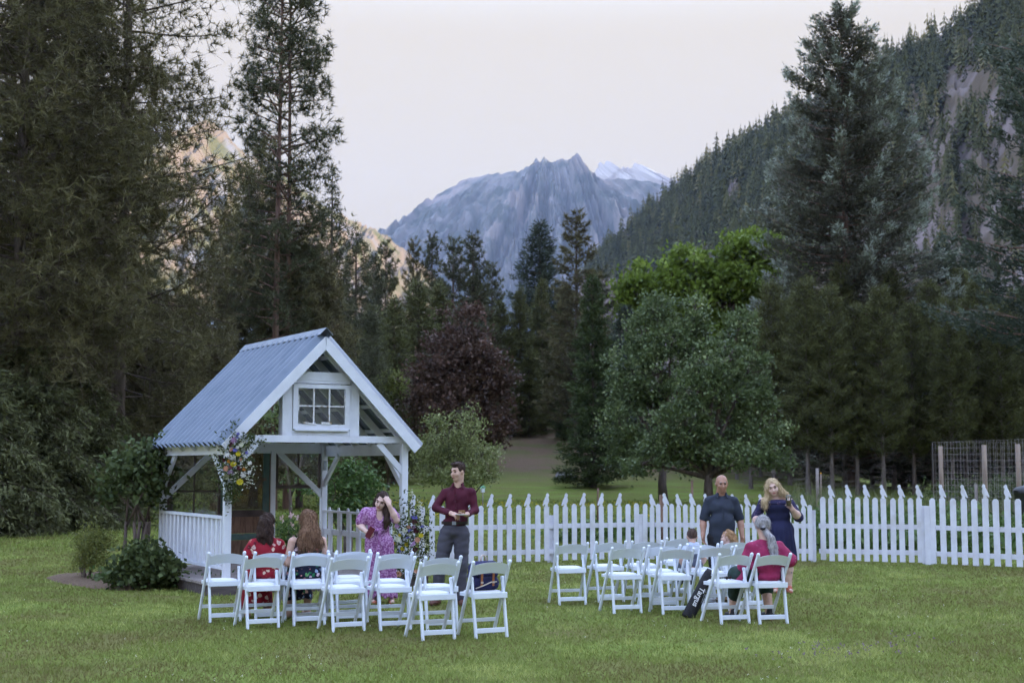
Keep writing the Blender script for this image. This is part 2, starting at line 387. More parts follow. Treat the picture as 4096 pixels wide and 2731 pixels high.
# ---- haze: one even body of air round the whole valley
mh, nt, out = _mat('haze_air')
pv = nt.nodes.new('ShaderNodeVolumePrincipled'); pv.inputs['Density'].default_value = 4.4e-5; pv.inputs['Color'].default_value = (0.41, 0.54, 0.84, 1); pv.inputs['Anisotropy'].default_value = 0.0
nt.links.new(pv.outputs[0], out.inputs['Volume'])
hz = MB(); hz.box((0, 3760, 1110), (17000, 13960, 2232)); tag(hz.build('haze', mh), 'thin blue evening haze in the valley air', kind='stuff')

# ------------------------------------------------------------------ trees
def unit(a): return a / np.maximum(np.linalg.norm(a, axis=-1, keepdims=True), 1e-9)
def blades(C, D, ln, wd, r):
    n = len(C); D = unit(D); S = unit(np.cross(D, r.normal(size=(n, 3)))) * (np.asarray(wd)[..., None] / 2 if np.ndim(wd) else wd / 2)
    T = C + D * (np.asarray(ln)[..., None] if np.ndim(ln) else ln)
    return np.stack([C - S, C + S, T], 1).reshape(-1, 3), np.arange(3 * n).reshape(n, 3)
def leaves(C, D, ln, wd, r):
    n = len(C); D = unit(D); S = unit(np.cross(D, r.normal(size=(n, 3)))) * (np.asarray(wd)[..., None] / 2 if np.ndim(wd) else wd / 2); ln = np.asarray(ln)[..., None] if np.ndim(ln) else ln
    return np.stack([C, C + D * ln * 0.45 + S, C + D * ln, C + D * ln * 0.45 - S], 1).reshape(-1, 3), np.arange(4 * n).reshape(n, 4)
def sticks(P0, P1, P2, r0, r1):
    """bent three sided twigs through P0 P1 P2"""
    n = len(P0); d = unit(P2 - P0); up = np.where(np.abs(d[:, 2:3]) > 0.9, np.array([[1.0, 0, 0]]), np.array([[0, 0, 1.0]])); a = unit(np.cross(d, up)); b = np.cross(d, a); V = []
    for P, rr in ((P0, r0), (P1, (r0 + r1) / 2), (P2, r1)):
        for k in range(3):
            t = 2.094 * k; V.append(P + (a * math.cos(t) + b * math.sin(t)) * np.asarray(rr).reshape(-1, 1))
    V = np.stack(V, 1).reshape(-1, 3); q = []
    for s in (0, 3):
        for k in range(3): q.append([s + k, s + (k + 1) % 3, s + 3 + (k + 1) % 3, s + 3 + k])
    return V, (np.arange(n)[:, None, None] * 9 + np.array(q)[None]).reshape(-1, 4)
def conifer_meshes(name, H, hb, R0, leafm, barkm, seed, nb=220, shape=lambda f: (1 - f) ** 0.8, e0=0.1, curve=-0.1, spray=0.28, dens=22, k=3, ln=0.16, wd=0.05, jit=0.7, umin=0.2, hang=0.0, tuft=False, dead=0, trunk_r=None, lean=0.0, up=0.25, brk=(0.02, 0.006), gap=0.0, twigs=0, puff=0.0, tip=None, zmax=None):
    r = np.random.default_rng(seed); tr = trunk_r or H * 0.011
    zz = np.sort(hb + (H * 0.985 - hb) * (np.arange(nb) + r.random(nb)) / nb); f = (zz - hb) / (H - hb)
    Lb = R0 * np.array([shape(x) for x in f]) * r.uniform(0.65, 1.12, nb) + 0.12
    if zmax: q_ = zz < zmax; zz, f, Lb = zz[q_], f[q_], Lb[q_]; nb = len(zz)
    if gap:                                             # whole limbs missing here and there
        keep = fbm(zz * 0.7, np.zeros(nb) + seed, 2, seed) + r.random(nb) * 0.25 > gap * 0.5 + 0.2; zz, f, Lb = zz[keep], f[keep], Lb[keep]; nb = len(zz)
    az = np.cumsum(r.uniform(1.6, 3.2, nb)); e = e0 + r.normal(0, 0.22 if tuft else 0.10, nb) + 0.35 * f ** 2
    def pos(i, u):
        rad = Lb[i] * u; z = zz[i] + Lb[i] * (np.tan(e[i]) * u + curve * u * u); s = lean * z
        return np.stack([np.cos(az[i]) * rad + s, np.sin(az[i]) * rad, z], -1)
    cnt = np.maximum(2, (dens * Lb).astype(int)); i = np.repeat(np.arange(nb), cnt); n = len(i)
    u = umin + (1 - umin) * r.random(n) ** 0.75; C = pos(i, u); out = pos(i, u + 0.03) - C; out = unit(out)
    lat = np.stack([-np.sin(az[i]), np.cos(az[i]), 0 * u], -1); s = r.uniform(-1, 1, n)
    wide = spray * Lb[i] * np.clip(1.15 - u, 0.06, 1) * np.minimum(1, 0.3 + u * 1.5)
    C = C + lat * (s * wide)[:, None]; C[:, 2] -= np.abs(s) * wide * 0.18 + hang * r.random(n) ** 1.5; C = C + r.normal(0, 0.03 * H / 10 ** 1, (n, 3)) * 0.5; C[:, 2] += puff * r.normal(0, 1, n) * (0.4 + u)
    base = out * 0.9 + lat * (s * 0.9)[:, None] + np.array([0, 0, up])
    Ck = np.repeat(C, k, 0); D = np.repeat(base, k, 0)
    if tuft: D = unit(D) * 0.55 + unit(r.normal(size=D.shape)) * 1.0
    else: D = unit(D) + r.normal(0, jit, D.shape); Ck = Ck + r.normal(0, ln * 0.35, Ck.shape)
    V, F = blades(Ck, D, ln * r.uniform(0.6, 1.25, len(Ck)), wd * r.uniform(0.7, 1.3, len(Ck)), r)
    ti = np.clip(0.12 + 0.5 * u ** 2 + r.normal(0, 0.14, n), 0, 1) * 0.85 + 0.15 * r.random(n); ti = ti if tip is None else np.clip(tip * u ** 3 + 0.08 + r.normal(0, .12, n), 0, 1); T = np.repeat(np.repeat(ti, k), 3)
    crown = np_mesh(name + '_crown', V, F, leafm, T)
    # limbs
    ii = np.arange(nb); Vs, Fs = sticks(pos(ii, np.zeros(nb)), pos(ii, np.full(nb, 0.5)), pos(ii, np.full(nb, 0.97)), brk[0] * (0.4 + Lb / R0) * H / 10, np.full(nb, brk[1]))
    VV, FF, off = [Vs], [Fs], len(Vs)
    if dead:
        zd = r.uniform(hb * 0.15, hb * 1.3, dead); ad = r.random(dead) * 6.28; Ld = R0 * r.uniform(0.3, 0.8, dead)
        q = lambda t, dz: np.stack([np.cos(ad) * Ld * t + lean * zd, np.sin(ad) * Ld * t, zd + dz * Ld], -1)
        a, b = sticks(q(0, 0), q(0.5, r.uniform(-.1, .1, dead)), q(1, r.uniform(-.35, .05, dead)), np.full(dead, 0.014 * H / 10), np.full(dead, 0.004)); VV.append(a); FF.append(b + off); off += len(a)
    if twigs:                                           # bare hanging twigs among the limbs
        it = r.integers(0, nb, twigs); ut = r.uniform(0.2, 0.9, twigs); a0 = pos(it, ut); dv = r.normal(0, 0.5, (twigs, 3)); dv[:, 2] -= 0.7; a, b = sticks(a0, a0 + dv * 0.6 + r.normal(0, 0.1, (twigs, 3)), a0 + dv * 1.3, np.full(twigs, 0.012), np.full(twigs, 0.004)); VV.append(a); FF.append(b + off); off += len(a)
    nr, ns = 9, 10; a = np.linspace(0, 6.283, ns, endpoint=False); zt = np.linspace(0, H * 0.98, nr); rt = tr * (1 - zt / H) ** 0.8 + 0.01; rt[0] *= 1.35
    TVv = np.stack([np.stack([np.cos(a) * q + lean * z + 0.0 * a, np.sin(a) * q, z + 0 * a], -1) for q, z in zip(rt, zt)], 0).reshape(-1, 3)
    TF = np.array([[p * ns + j, p * ns + (j + 1) % ns, (p + 1) * ns + (j + 1) % ns, (p + 1) * ns + j] for p in range(nr - 1) for j in range(ns)])
    VV.append(TVv); FF.append(TF + off)
    return np_mesh(name + '_trunk', np.concatenate(VV), np.concatenate(FF), barkm, smooth=True), crown
def broad_meshes(name, lobes, trunk_h, trunk_r, n, leafm, barkm, seed, size=(0.14, 0.09), clump=0.32, per=26, stems=1, shell=(0.55, 1.0), up=0.4, base=0.25):
    """lobes: (x, y, z, rx, ry, rz) ellipsoids of leaf clumps"""
    r = np.random.default_rng(seed); Lb = np.array(lobes, float); vol = (Lb[:, 3] * Lb[:, 4] * Lb[:, 5]) ** (2 / 3.0); nc = max(8, n // per)
    li = r.choice(len(Lb), nc, p=vol / vol.sum()); d = unit(r.normal(size=(nc, 3))); rad = r.uniform(shell[0] ** 3, shell[1] ** 3, nc) ** (1 / 3.0); rad *= np.where(r.random(nc) < .22, r.uniform(1.0, 1.32, nc), 1.0)
    c = Lb[li, :3] + d * Lb[li, 3:] * rad[:, None]; q3 = 2.2 / np.mean(Lb[:, 3]); kp = fbm(c[:, 0] * q3 + 30 + c[:, 1] * q3 * .6, c[:, 2] * q3 * 1.5 + 30, 3, seed) > .40; c, d, nc = c[kp], d[kp], int(kp.sum()); nl = np.maximum(4, (per * 1.45 * r.uniform(.35, 1.65, nc)).astype(int)); ci = np.repeat(np.arange(nc), nl); m = len(ci)
    sc = clump * r.uniform(0.5, 1.3, nc)[ci]; P = c[ci] + r.normal(size=(m, 3)) * sc[:, None] * np.array([1, 1, 0.7])
    D = unit(r.normal(size=(m, 3))) + d[ci] * 0.6 + np.array([0, 0, up])
    V, F = leaves(P, D, size[0] * r.uniform(0.6, 1.3, m), size[1] * r.uniform(0.7, 1.3, m), r)
    T = np.repeat(np.clip(r.normal(0.45, 0.16, nc)[ci] + r.normal(0, 0.17, m), 0, 1), 4)
    crown = np_mesh(name + '_crown', V, F, leafm, T)
    t = MB()
    for s in range(stems):
        ox, oy = (0, 0) if stems == 1 else (r.uniform(-base, base), r.uniform(-base, base)); tr = trunk_r / math.sqrt(stems)
        tx, ty = ox * 2.2, oy * 2.2
        t.tube([(ox, oy, -0.1), (ox + (tx - ox) * .4 + r.normal(0, .04), oy + (ty - oy) * .4, trunk_h * 0.5), (tx, ty, trunk_h)], [tr * 1.25, tr, tr * 0.75], 8)
        for x, y, z, rx, ry, rz in lobes[s::stems]:
            t.tube([(tx, ty, trunk_h * 0.9), (tx + (x - tx) * 0.5 + r.normal(0, .1), ty + (y - ty) * 0.5 + r.normal(0, .1), trunk_h * 0.9 + (z - trunk_h * 0.9) * 0.6), (x, y, z), (x + r.normal(0, .3) * rx, y, z + rz * 0.7)], [tr * 0.6, tr * 0.4, tr * 0.22, tr * 0.05], 5)
            for _ in range(4):
                q = unit(r.normal(size=3)); t.tube([(x, y, z), (x + q[0] * rx * .45, y + q[1] * ry * .45, z + q[2] * rz * .45), (x + q[0] * rx * .9, y + q[1] * ry * .9, z + abs(q[2]) * rz * .9)], [tr * 0.2, tr * 0.12, tr * 0.03], 4)
    me = bpy.data.meshes.new(name + '_trunk'); me.from_pydata(t.v, [], t.f); me.materials.append(barkm); me.polygons.foreach_set('use_smooth', [True] * len(t.f)); me.update()
    return me, crown
def plant_tree(name, meshes, label, cat, loc, scale=(1, 1, 1), rz=0.0, group=None, parts=('trunk', 'crown')):
    t = thing(name, label, cat, loc, rz, group); t.scale = scale
    for me, p in zip(meshes, parts): link(p, me, t)
    return t
def spot(x, Y, dz=-0.05):
    X = (x * 1.7415 - 2048) / FPX * Y; return Vector((X, Y, float(ground_h(X, Y)) + dz))
def height_to(x, ytop, Y): return at(x * 1.7415, ytop * 1.7415, Y).z - spot(x, Y).z

M_pine = leaf_mat('pine_needles', (0.072, 0.064, 0.034), (0.17, 0.152, 0.074), (0.26, 0.22, 0.11), 0.25, 0.6, 0.2)
M_pine2 = leaf_mat('dark_pine_needles', (0.052, 0.056, 0.034), (0.120, 0.125, 0.066), (0.19, 0.185, 0.095), 0.2, 0.6, 0.2)
M_fir = leaf_mat('olive_fir_needles', (0.060, 0.064, 0.026), (0.142, 0.148, 0.056), (0.235, 0.225, 0.085), 0.2, 0.6, 0.2)
M_darkfir = leaf_mat('dark_fir_needles', (0.036, 0.048, 0.036), (0.085, 0.105, 0.076), (0.14, 0.165, 0.115), 0.15, 0.6, 0.2)
M_spruce = leaf_mat('blue_spruce_needles', (0.062, 0.058, 0.038), (0.15, 0.155, 0.115), (0.30, 0.335, 0.275), 0.15, 0.6, 0.25)
M_cedar = leaf_mat('cedar_sprays', (0.036, 0.054, 0.020), (0.088, 0.115, 0.040), (0.145, 0.165, 0.058), 0.2, 0.6, 0.2)
M_hem = leaf_mat('hemlock_sprays', (0.055, 0.060, 0.028), (0.13, 0.138, 0.058), (0.20, 0.195, 0.085), 0.2, 0.6, 0.2)
M_plum = leaf_mat('purple_leaves', (0.055, 0.034, 0.025), (0.13, 0.074, 0.054), (0.215, 0.122, 0.09), 0.25, 0.5, 0.3)
M_maple = leaf_mat('bright_green_leaves', (0.09, 0.13, 0.022), (0.21, 0.29, 0.045), (0.32, 0.41, 0.08), 0.35, 0.5, 0.3)
M_oak = leaf_mat('silver_green_leaves', (0.062, 0.090, 0.034), (0.155, 0.20, 0.078), (0.38, 0.43, 0.22), 0.25, 0.45, 0.35)
M_silver = leaf_mat('pale_olive_leaves', (0.11, 0.13, 0.05), (0.26, 0.29, 0.115), (0.52, 0.55, 0.30), 0.25, 0.45, 0.35)
M_lilac = leaf_mat('lilac_leaves', (0.039, 0.078, 0.026), (0.091, 0.150, 0.046), (0.208, 0.273, 0.117), 0.3, 0.4, 0.4)
M_gold = leaf_mat('yellow_green_leaves', (0.10, 0.12, 0.03), (0.20, 0.215, 0.055), (0.32, 0.31, 0.12), 0.3, 0.5, 0.3)
M_elder = leaf_mat('elder_leaves', (0.042, 0.084, 0.024), (0.102, 0.168, 0.042), (0.180, 0.252, 0.072), 0.3, 0.45, 0.3)

PINE = dict(tuft=True, k=11, ln=0.30, wd=0.036, e0=0.12, curve=0.05, spray=0.6, umin=0.22, dens=16, up=0.4, puff=0.30)
# ---- tall pines on the left
def pine(x, Y, H, hb, R0, seed, label, leafm=M_pine, barkm=M_bark, name='pine_tree', group=None, **kw):
    a = dict(PINE); a.update(kw)
    return plant_tree(name, conifer_meshes(name, H, hb, R0, leafm, barkm, seed, **a), label, 'pine tree', spot(x, Y), group=group)
ponderosa = lambda f: (min(1, f * 3 + 0.45)) * (1 - f) ** 0.45
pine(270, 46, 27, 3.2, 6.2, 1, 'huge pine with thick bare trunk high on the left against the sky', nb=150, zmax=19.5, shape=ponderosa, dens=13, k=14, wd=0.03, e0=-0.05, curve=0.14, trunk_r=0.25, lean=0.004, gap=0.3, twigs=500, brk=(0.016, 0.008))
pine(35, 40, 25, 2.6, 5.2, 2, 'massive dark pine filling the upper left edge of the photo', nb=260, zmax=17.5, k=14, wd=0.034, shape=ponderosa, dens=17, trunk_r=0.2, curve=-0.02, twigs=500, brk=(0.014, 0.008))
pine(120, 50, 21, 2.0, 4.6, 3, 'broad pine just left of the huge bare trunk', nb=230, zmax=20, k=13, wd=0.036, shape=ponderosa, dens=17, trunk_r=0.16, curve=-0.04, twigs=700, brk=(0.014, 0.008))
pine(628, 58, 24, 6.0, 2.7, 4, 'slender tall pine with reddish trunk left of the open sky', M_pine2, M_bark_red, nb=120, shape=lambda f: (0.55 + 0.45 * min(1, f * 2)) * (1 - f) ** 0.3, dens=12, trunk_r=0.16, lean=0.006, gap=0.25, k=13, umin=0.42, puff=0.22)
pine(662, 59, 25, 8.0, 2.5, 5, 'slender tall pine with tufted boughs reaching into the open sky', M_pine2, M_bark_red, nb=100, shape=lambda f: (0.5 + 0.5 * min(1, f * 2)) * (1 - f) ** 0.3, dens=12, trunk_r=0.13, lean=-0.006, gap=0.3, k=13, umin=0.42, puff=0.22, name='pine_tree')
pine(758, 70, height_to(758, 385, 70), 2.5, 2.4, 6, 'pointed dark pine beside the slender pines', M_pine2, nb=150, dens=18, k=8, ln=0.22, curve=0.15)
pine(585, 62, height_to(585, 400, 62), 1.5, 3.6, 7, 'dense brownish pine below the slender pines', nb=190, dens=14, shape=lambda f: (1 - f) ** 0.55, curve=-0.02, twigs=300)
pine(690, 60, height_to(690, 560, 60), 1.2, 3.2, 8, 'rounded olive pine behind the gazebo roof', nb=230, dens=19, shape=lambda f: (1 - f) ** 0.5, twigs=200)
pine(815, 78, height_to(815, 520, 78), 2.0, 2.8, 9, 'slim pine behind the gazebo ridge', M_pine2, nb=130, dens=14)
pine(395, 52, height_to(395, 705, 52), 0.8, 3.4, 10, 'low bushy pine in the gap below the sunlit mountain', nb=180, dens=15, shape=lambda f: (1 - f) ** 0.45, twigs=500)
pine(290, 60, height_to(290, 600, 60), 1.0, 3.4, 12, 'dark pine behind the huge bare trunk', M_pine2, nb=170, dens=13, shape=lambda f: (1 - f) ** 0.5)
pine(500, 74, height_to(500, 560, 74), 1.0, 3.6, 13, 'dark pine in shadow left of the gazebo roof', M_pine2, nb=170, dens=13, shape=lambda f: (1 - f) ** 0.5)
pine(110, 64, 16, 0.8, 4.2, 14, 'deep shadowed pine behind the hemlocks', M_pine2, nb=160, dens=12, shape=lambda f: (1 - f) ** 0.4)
# ---- hemlocks with hanging boughs, lower left
HEM = dict(nb=170, e0=0.0, curve=-0.42, spray=0.5, dens=32, k=3, ln=0.18, wd=0.055, jit=0.55, hang=0.25, up=-0.2, umin=0.1)
for x, yt, Y, R0, sd_, lb in ((60, 790, 38.5, 3.3, 21, 'drooping dark hemlock at the lower left edge of the lawn'), (185, 840, 41, 2.6, 22, 'drooping hemlock between the lawn and the tall pines'), (-70, 820, 36.5, 3.0, 23, 'drooping hemlock cut off by the left edge of the photo')):
    plant_tree('hemlock_tree', conifer_meshes('hemlock', height_to(x, yt, Y), 0.15, R0, M_hem, M_bark, sd_, shape=lambda f: (1 - f) ** 0.6, **HEM), lb, 'hemlock tree', spot(x, Y))
# ---- the wood behind the meadow, middle
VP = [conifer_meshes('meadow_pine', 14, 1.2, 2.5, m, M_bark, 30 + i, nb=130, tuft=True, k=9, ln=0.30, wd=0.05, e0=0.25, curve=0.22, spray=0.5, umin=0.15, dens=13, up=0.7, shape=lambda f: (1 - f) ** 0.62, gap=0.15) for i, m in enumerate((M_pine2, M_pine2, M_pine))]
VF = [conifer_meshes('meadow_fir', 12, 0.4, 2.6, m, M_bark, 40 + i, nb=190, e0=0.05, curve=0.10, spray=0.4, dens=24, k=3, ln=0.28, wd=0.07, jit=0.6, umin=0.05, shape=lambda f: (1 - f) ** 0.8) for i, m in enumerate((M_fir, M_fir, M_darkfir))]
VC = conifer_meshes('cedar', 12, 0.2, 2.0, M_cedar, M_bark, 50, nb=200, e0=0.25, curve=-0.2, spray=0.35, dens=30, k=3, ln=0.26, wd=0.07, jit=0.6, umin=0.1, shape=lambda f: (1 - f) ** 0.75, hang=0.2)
rt = random.Random(8)
def stand(lst, meshes_list, name, cat, H0, group):
    for q in lst:
        x, yt, Y, w, vi, lb = q; h = height_to(x, yt, Y); s = h / H0
        plant_tree(name, meshes_list[vi], lb, cat, spot(x, Y), (s * w, s * w, s), rt.uniform(0, 6), group)
stand([(856, 578, 98, 0.9, 0, 'slim pine just right of the gazebo ridge, in front of the tan slope'), (884, 548, 104, 0.8, 1, 'dark pine whose tip meets the foot of the blue mountain'), (948, 548, 110, 0.75, 2, 'narrow pine left of the trio of pine tips below the blue mountain'), (991, 535, 110, 0.8, 0, 'leftmost of the three pine tips below the blue mountain'), (1040, 540, 106, 0.95, 1, 'middle one of the three pine tips below the blue mountain'), (1086, 534, 108, 1.05, 0, 'rightmost of the three pine tips below the blue mountain'), (1130, 600, 116, 0.9, 1, 'low pine in the dip between the pine trio and the dark fir'), (1325, 484, 104, 1.15, 2, 'tall round topped pine right of the dark fir'), (1385, 610, 120, 1.0, 1, 'pine at the edge of the hillside right of the round topped pine')], VP, 'pine_tree', 'pine tree', 14, 'pines behind the meadow')
stand([(1240, 506, 126, 1.25, 2, 'dark spire shaped fir in front of the blue mountain'), (1195, 660, 113, 0.95, 0, 'olive fir below the dark spire shaped fir, left one'), (1245, 640, 116, 0.9, 1, 'olive fir directly in front of the dark spire shaped fir'), (1300, 650, 114, 1.0, 0, 'olive fir below the round topped pine'), (960, 640, 92, 1.2, 1, 'olive fir left of the purple tree'), (905, 680, 86, 1.0, 0, 'olive fir behind the right gazebo eave'), (1010, 650, 94, 1.2, 0, 'olive fir rising behind the purple tree'), (1150, 690, 112, 1.2, 1, 'olive fir right of the purple tree'), (1095, 640, 115, 1.2, 0, 'olive fir behind and right of the purple tree'), (850, 700, 90, 1.1, 1, 'olive fir showing over the gazebo right roof slope'), (1440, 700, 96, 1.3, 2, 'dark fir behind the silvery twin trees'), (1215, 800, 110, 1.3, 1, 'low olive fir over the bare brown slope')], VF, 'fir_tree', 'fir tree', 12, 'firs behind the meadow')
stand([(1362, 628, 84, 1.05, 0, 'tall pointed deep green cedar left of the silvery twin trees'), (1310, 760, 108, 1.1, 0, 'lower deep green cedar over the brown slope')], [VC], 'cedar_tree', 'cedar tree', 12, 'cedars behind the meadow')
# ---- blue spruces on the right
SPR = dict(e0=-0.20, curve=0.36, spray=0.2, dens=30, k=3, ln=0.28, wd=0.11, jit=0.45, umin=0.02, hang=0.5, up=0.15, tip=0.98)
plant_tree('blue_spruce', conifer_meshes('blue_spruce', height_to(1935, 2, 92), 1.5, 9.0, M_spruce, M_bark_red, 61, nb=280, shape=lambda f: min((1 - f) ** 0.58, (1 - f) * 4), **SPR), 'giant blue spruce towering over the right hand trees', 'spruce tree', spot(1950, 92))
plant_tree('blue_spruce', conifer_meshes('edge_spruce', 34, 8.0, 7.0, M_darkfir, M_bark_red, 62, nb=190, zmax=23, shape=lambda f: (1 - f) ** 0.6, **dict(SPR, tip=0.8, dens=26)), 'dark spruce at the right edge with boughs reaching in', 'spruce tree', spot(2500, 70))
stand([(2180, 560, 96, 1.3, 2, 'dark fir between the giant spruce and the right edge'), (2290, 640, 92, 1.2, 2, 'dark fir beside the right edge spruce'), (1800, 640, 100, 1.2, 0, 'olive fir under the left boughs of the giant spruce'), (2070, 640, 98, 1.3, 2, 'dark fir under the right boughs of the giant spruce')], VF, 'fir_tree', 'fir tree', 12, 'firs below the giant spruce')
# ---- row of slim lodgepole pines with bare lower trunks
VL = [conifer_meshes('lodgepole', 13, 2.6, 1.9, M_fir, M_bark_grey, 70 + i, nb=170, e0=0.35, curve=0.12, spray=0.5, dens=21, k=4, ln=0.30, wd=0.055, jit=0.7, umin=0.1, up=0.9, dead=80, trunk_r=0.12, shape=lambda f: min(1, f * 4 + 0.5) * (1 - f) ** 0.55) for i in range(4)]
ORD = ['first', 'second', 'third', 'fourth', 'fifth', 'sixth', 'seventh', 'eighth', 'ninth', 'tenth', 'eleventh', 'twelfth', 'thirteenth', 'fourteenth', 'fifteenth', 'sixteenth', 'seventeenth', 'eighteenth', 'nineteenth', 'twentieth', 'twenty first', 'twenty second', 'twenty third', 'twenty fourth', 'twenty fifth', 'twenty sixth']
lodge = [(1722, 720, 84), (1775, 650, 82), (1812, 690, 88), (1853, 640, 80), (1908, 660, 79), (1937, 610, 90), (1966, 700, 80), (2026, 660, 79), (2050, 620, 91), (2096, 700, 82), (2140, 650, 86), (2184, 690, 80), (2215, 620, 90), (2250, 640, 83), (2300, 700, 81), (2340, 660, 86), (2395, 680, 82), (1745, 760, 93), (1880, 700, 97), (2000, 690, 98), (2115, 700, 99), (2270, 690, 98), (2165, 760, 95), (1690, 790, 90)]
lodge.sort()
for i, (x, yt, Y) in enumerate(lodge):
    s = height_to(x, yt, Y) / 13
    plant_tree('lodgepole_pine', VL[i % 4], 'slim lodgepole pine, %s from the left in the row on the right' % ORD[i], 'pine tree', spot(x, Y), (s * 1.05, s * 1.05, s), rt.uniform(0, 6), 'slim lodgepole pines in the right hand row')
for i in range(26):
    x = 1640 + i * 33 + rt.uniform(-13, 13); Y = 108 + rt.uniform(0, 22); s = rt.uniform(0.8, 1.05)
    plant_tree('fir_tree', VF[i % 3], 'shadowed fir deep behind the lodgepole row, %s from the left' % ORD[i], 'fir tree', spot(x, Y), (s * 1.1, s * 1.1, s), rt.uniform(0, 6), 'shadowed firs behind the lodgepole row')
for i in range(16):
    x = -150 + i * 62 + rt.uniform(-20, 20); Y = 88 + rt.uniform(0, 20); s = rt.uniform(0.5, 0.7)
    plant_tree('fir_tree', VF[2 if i % 2 else 0], 'shadowed fir deep behind the tall left pines, %s from the left' % ORD[i], 'fir tree', spot(x, Y), (s * 1.4, s * 1.4, s), rt.uniform(0, 6), 'shadowed firs behind the left pines')
# ---- broadleaved trees
def view_lobes(lst, Y, x0):
    """(x, y, rx, ry) blobs of the 2352 wide view at depth Y -> lobes about the tree's foot at x0"""
    b = spot(x0, Y); k = Y / (FPX / 1.7415); r = []
    for n_, (x, y, rx, ry) in enumerate(lst):
        p = at(x * 1.7415, y * 1.7415, Y); r.append((p.x - b.x, [0, .5, -.5, .3, -.3][n_ % 5] * rx * k * 1.2, p.z - b.z, rx * k, rx * k * 0.95, ry * k))
    return r
def broad(name, x0, Y, blobs, th, trr, n, leafm, seed, label, cat='tree', barkm=M_bark, **kw):
    return plant_tree(name, broad_meshes(name, view_lobes(blobs, Y, x0), th, trr, n, leafm, barkm, seed, **kw), label, cat, spot(x0, Y))
broad('maple_tree', 1640, 104, [(1455, 668, 34, 36), (1490, 635, 36, 34), (1530, 650, 40, 36), (1548, 612, 30, 30), (1592, 600, 36, 28), (1620, 640, 44, 40), (1648, 596, 30, 30), (1688, 575, 34, 30), (1716, 552, 28, 20), (1745, 575, 34, 36), (1780, 560, 26, 26), (1800, 605, 40, 44), (1700, 640, 50, 44), (1760, 660, 50, 46), (1570, 695, 55, 46), (1660, 700, 60, 50), (1470, 715, 40, 44), (1520, 720, 44, 44), (1740, 730, 60, 50), (1830, 650, 32, 44), (1620, 750, 60, 46)], 4.0, 0.4, 34000, M_maple, 81, 'bright fresh green spreading tree in front of the wooded hill', 'maple tree', size=(0.34, 0.25), clump=0.40, per=44, shell=(0.7, 1.0))
broad('plum_tree', 1055, 74, [(1060, 745, 40, 42), (1040, 790, 60, 45), (1095, 800, 55, 45), (1000, 850, 58, 50), (1070, 860, 70, 55), (1130, 855, 48, 45), (985, 910, 50, 48), (1050, 930, 75, 50), (1120, 920, 55, 50), (1080, 980, 80, 40), (1145, 985, 38, 30), (990, 965, 50, 35), (1075, 720, 22, 24), (1160, 860, 28, 20)], 2.2, 0.16, 26000, M_plum, 82, 'dark purple leaved plum tree above the gazebo right side', 'plum tree', size=(0.2, 0.13), clump=0.30, per=24)
broad('silvery_tree', 1625, 68, [(1700, 745, 28, 30), (1690, 790, 48, 45), (1650, 840, 60, 50), (1720, 850, 48, 50), (1610, 900, 65, 55), (1690, 920, 75, 55), (1740, 930, 45, 45), (1570, 970, 65, 45), (1650, 985, 85, 50), (1740, 990, 55, 45), (1530, 1030, 65, 40), (1610, 1045, 85, 38), (1700, 1045, 80, 35), (1770, 1050, 48, 28), (1475, 1065, 45, 28)], 1.5, 0.22, 34000, M_oak, 83, 'broad silvery green tree right of centre with leaf tips shining', 'fruit tree', size=(0.18, 0.12), clump=0.24, per=26)
broad('silvery_tree', 1522, 74, [(1510, 720, 40, 40), (1480, 770, 50, 50), (1540, 790, 50, 50), (1450, 840, 48, 50), (1510, 860, 62, 55), (1440, 910, 48, 50), (1500, 940, 62, 55), (1420, 980, 48, 45), (1480, 1010, 62, 45), (1440, 1055, 50, 28), (1600, 720, 26, 40), (1595, 780, 36, 46)], 2.0, 0.22, 28000, M_oak, 84, 'darker silvery green tree behind and left of the broad silvery tree', 'fruit tree', size=(0.18, 0.12), clump=0.25, per=26)
broad('pale_shrub', 1040, 40, [(1085, 945, 14, 26), (1045, 955, 16, 26), (1000, 975, 18, 24), (1030, 1000, 40, 34), (1080, 1000, 38, 34), (990, 1030, 36, 32), (1050, 1050, 52, 36), (1105, 1050, 36, 32), (990, 1080, 40, 30), (1060, 1095, 52, 30), (1120, 1085, 28, 26), (970, 1050, 22, 24)], 0.9, 0.08, 11000, M_silver, 85, 'pale olive shrub with upright shoots behind the man in the burgundy shirt', 'shrub', size=(0.085, 0.05), clump=0.13, per=18, stems=4, up=0.8)
broad('round_shrub', 893, 82, [(890, 880, 34, 28), (870, 895, 22, 22), (915, 890, 20, 24)], 0.5, 0.1, 3500, M_gold, 86, 'round yellow green shrub just above the gazebo right roof slope', 'shrub', size=(0.16, 0.1), clump=0.3)
broad('lilac_bush', 318, 22.6, [(335, 1040, 34, 22), (300, 1068, 44, 28), (352, 1072, 32, 30), (280, 1100, 34, 26), (330, 1110, 44, 28), (268, 1130, 22, 20), (350, 1145, 26, 24), (372, 1040, 16, 30)], 0.95, 0.09, 3000, M_cedar, 87, 'tall leggy lilac bush beside the left gazebo wall', 'bush', size=(0.10, 0.07), clump=0.15, per=16, stems=7, up=-0.3, base=0.16)
broad('golden_shrub', 205, 22.6, [(210, 1235, 36, 26), (190, 1265, 28, 26), (225, 1265, 32, 28), (205, 1290, 40, 18), (235, 1230, 16, 18)], 0.25, 0.04, 5200, M_gold, 88, 'small feathery yellow green shrub left of the gazebo', 'shrub', size=(0.04, 0.022), clump=0.09, per=18, stems=6, up=0.6, base=0.06)
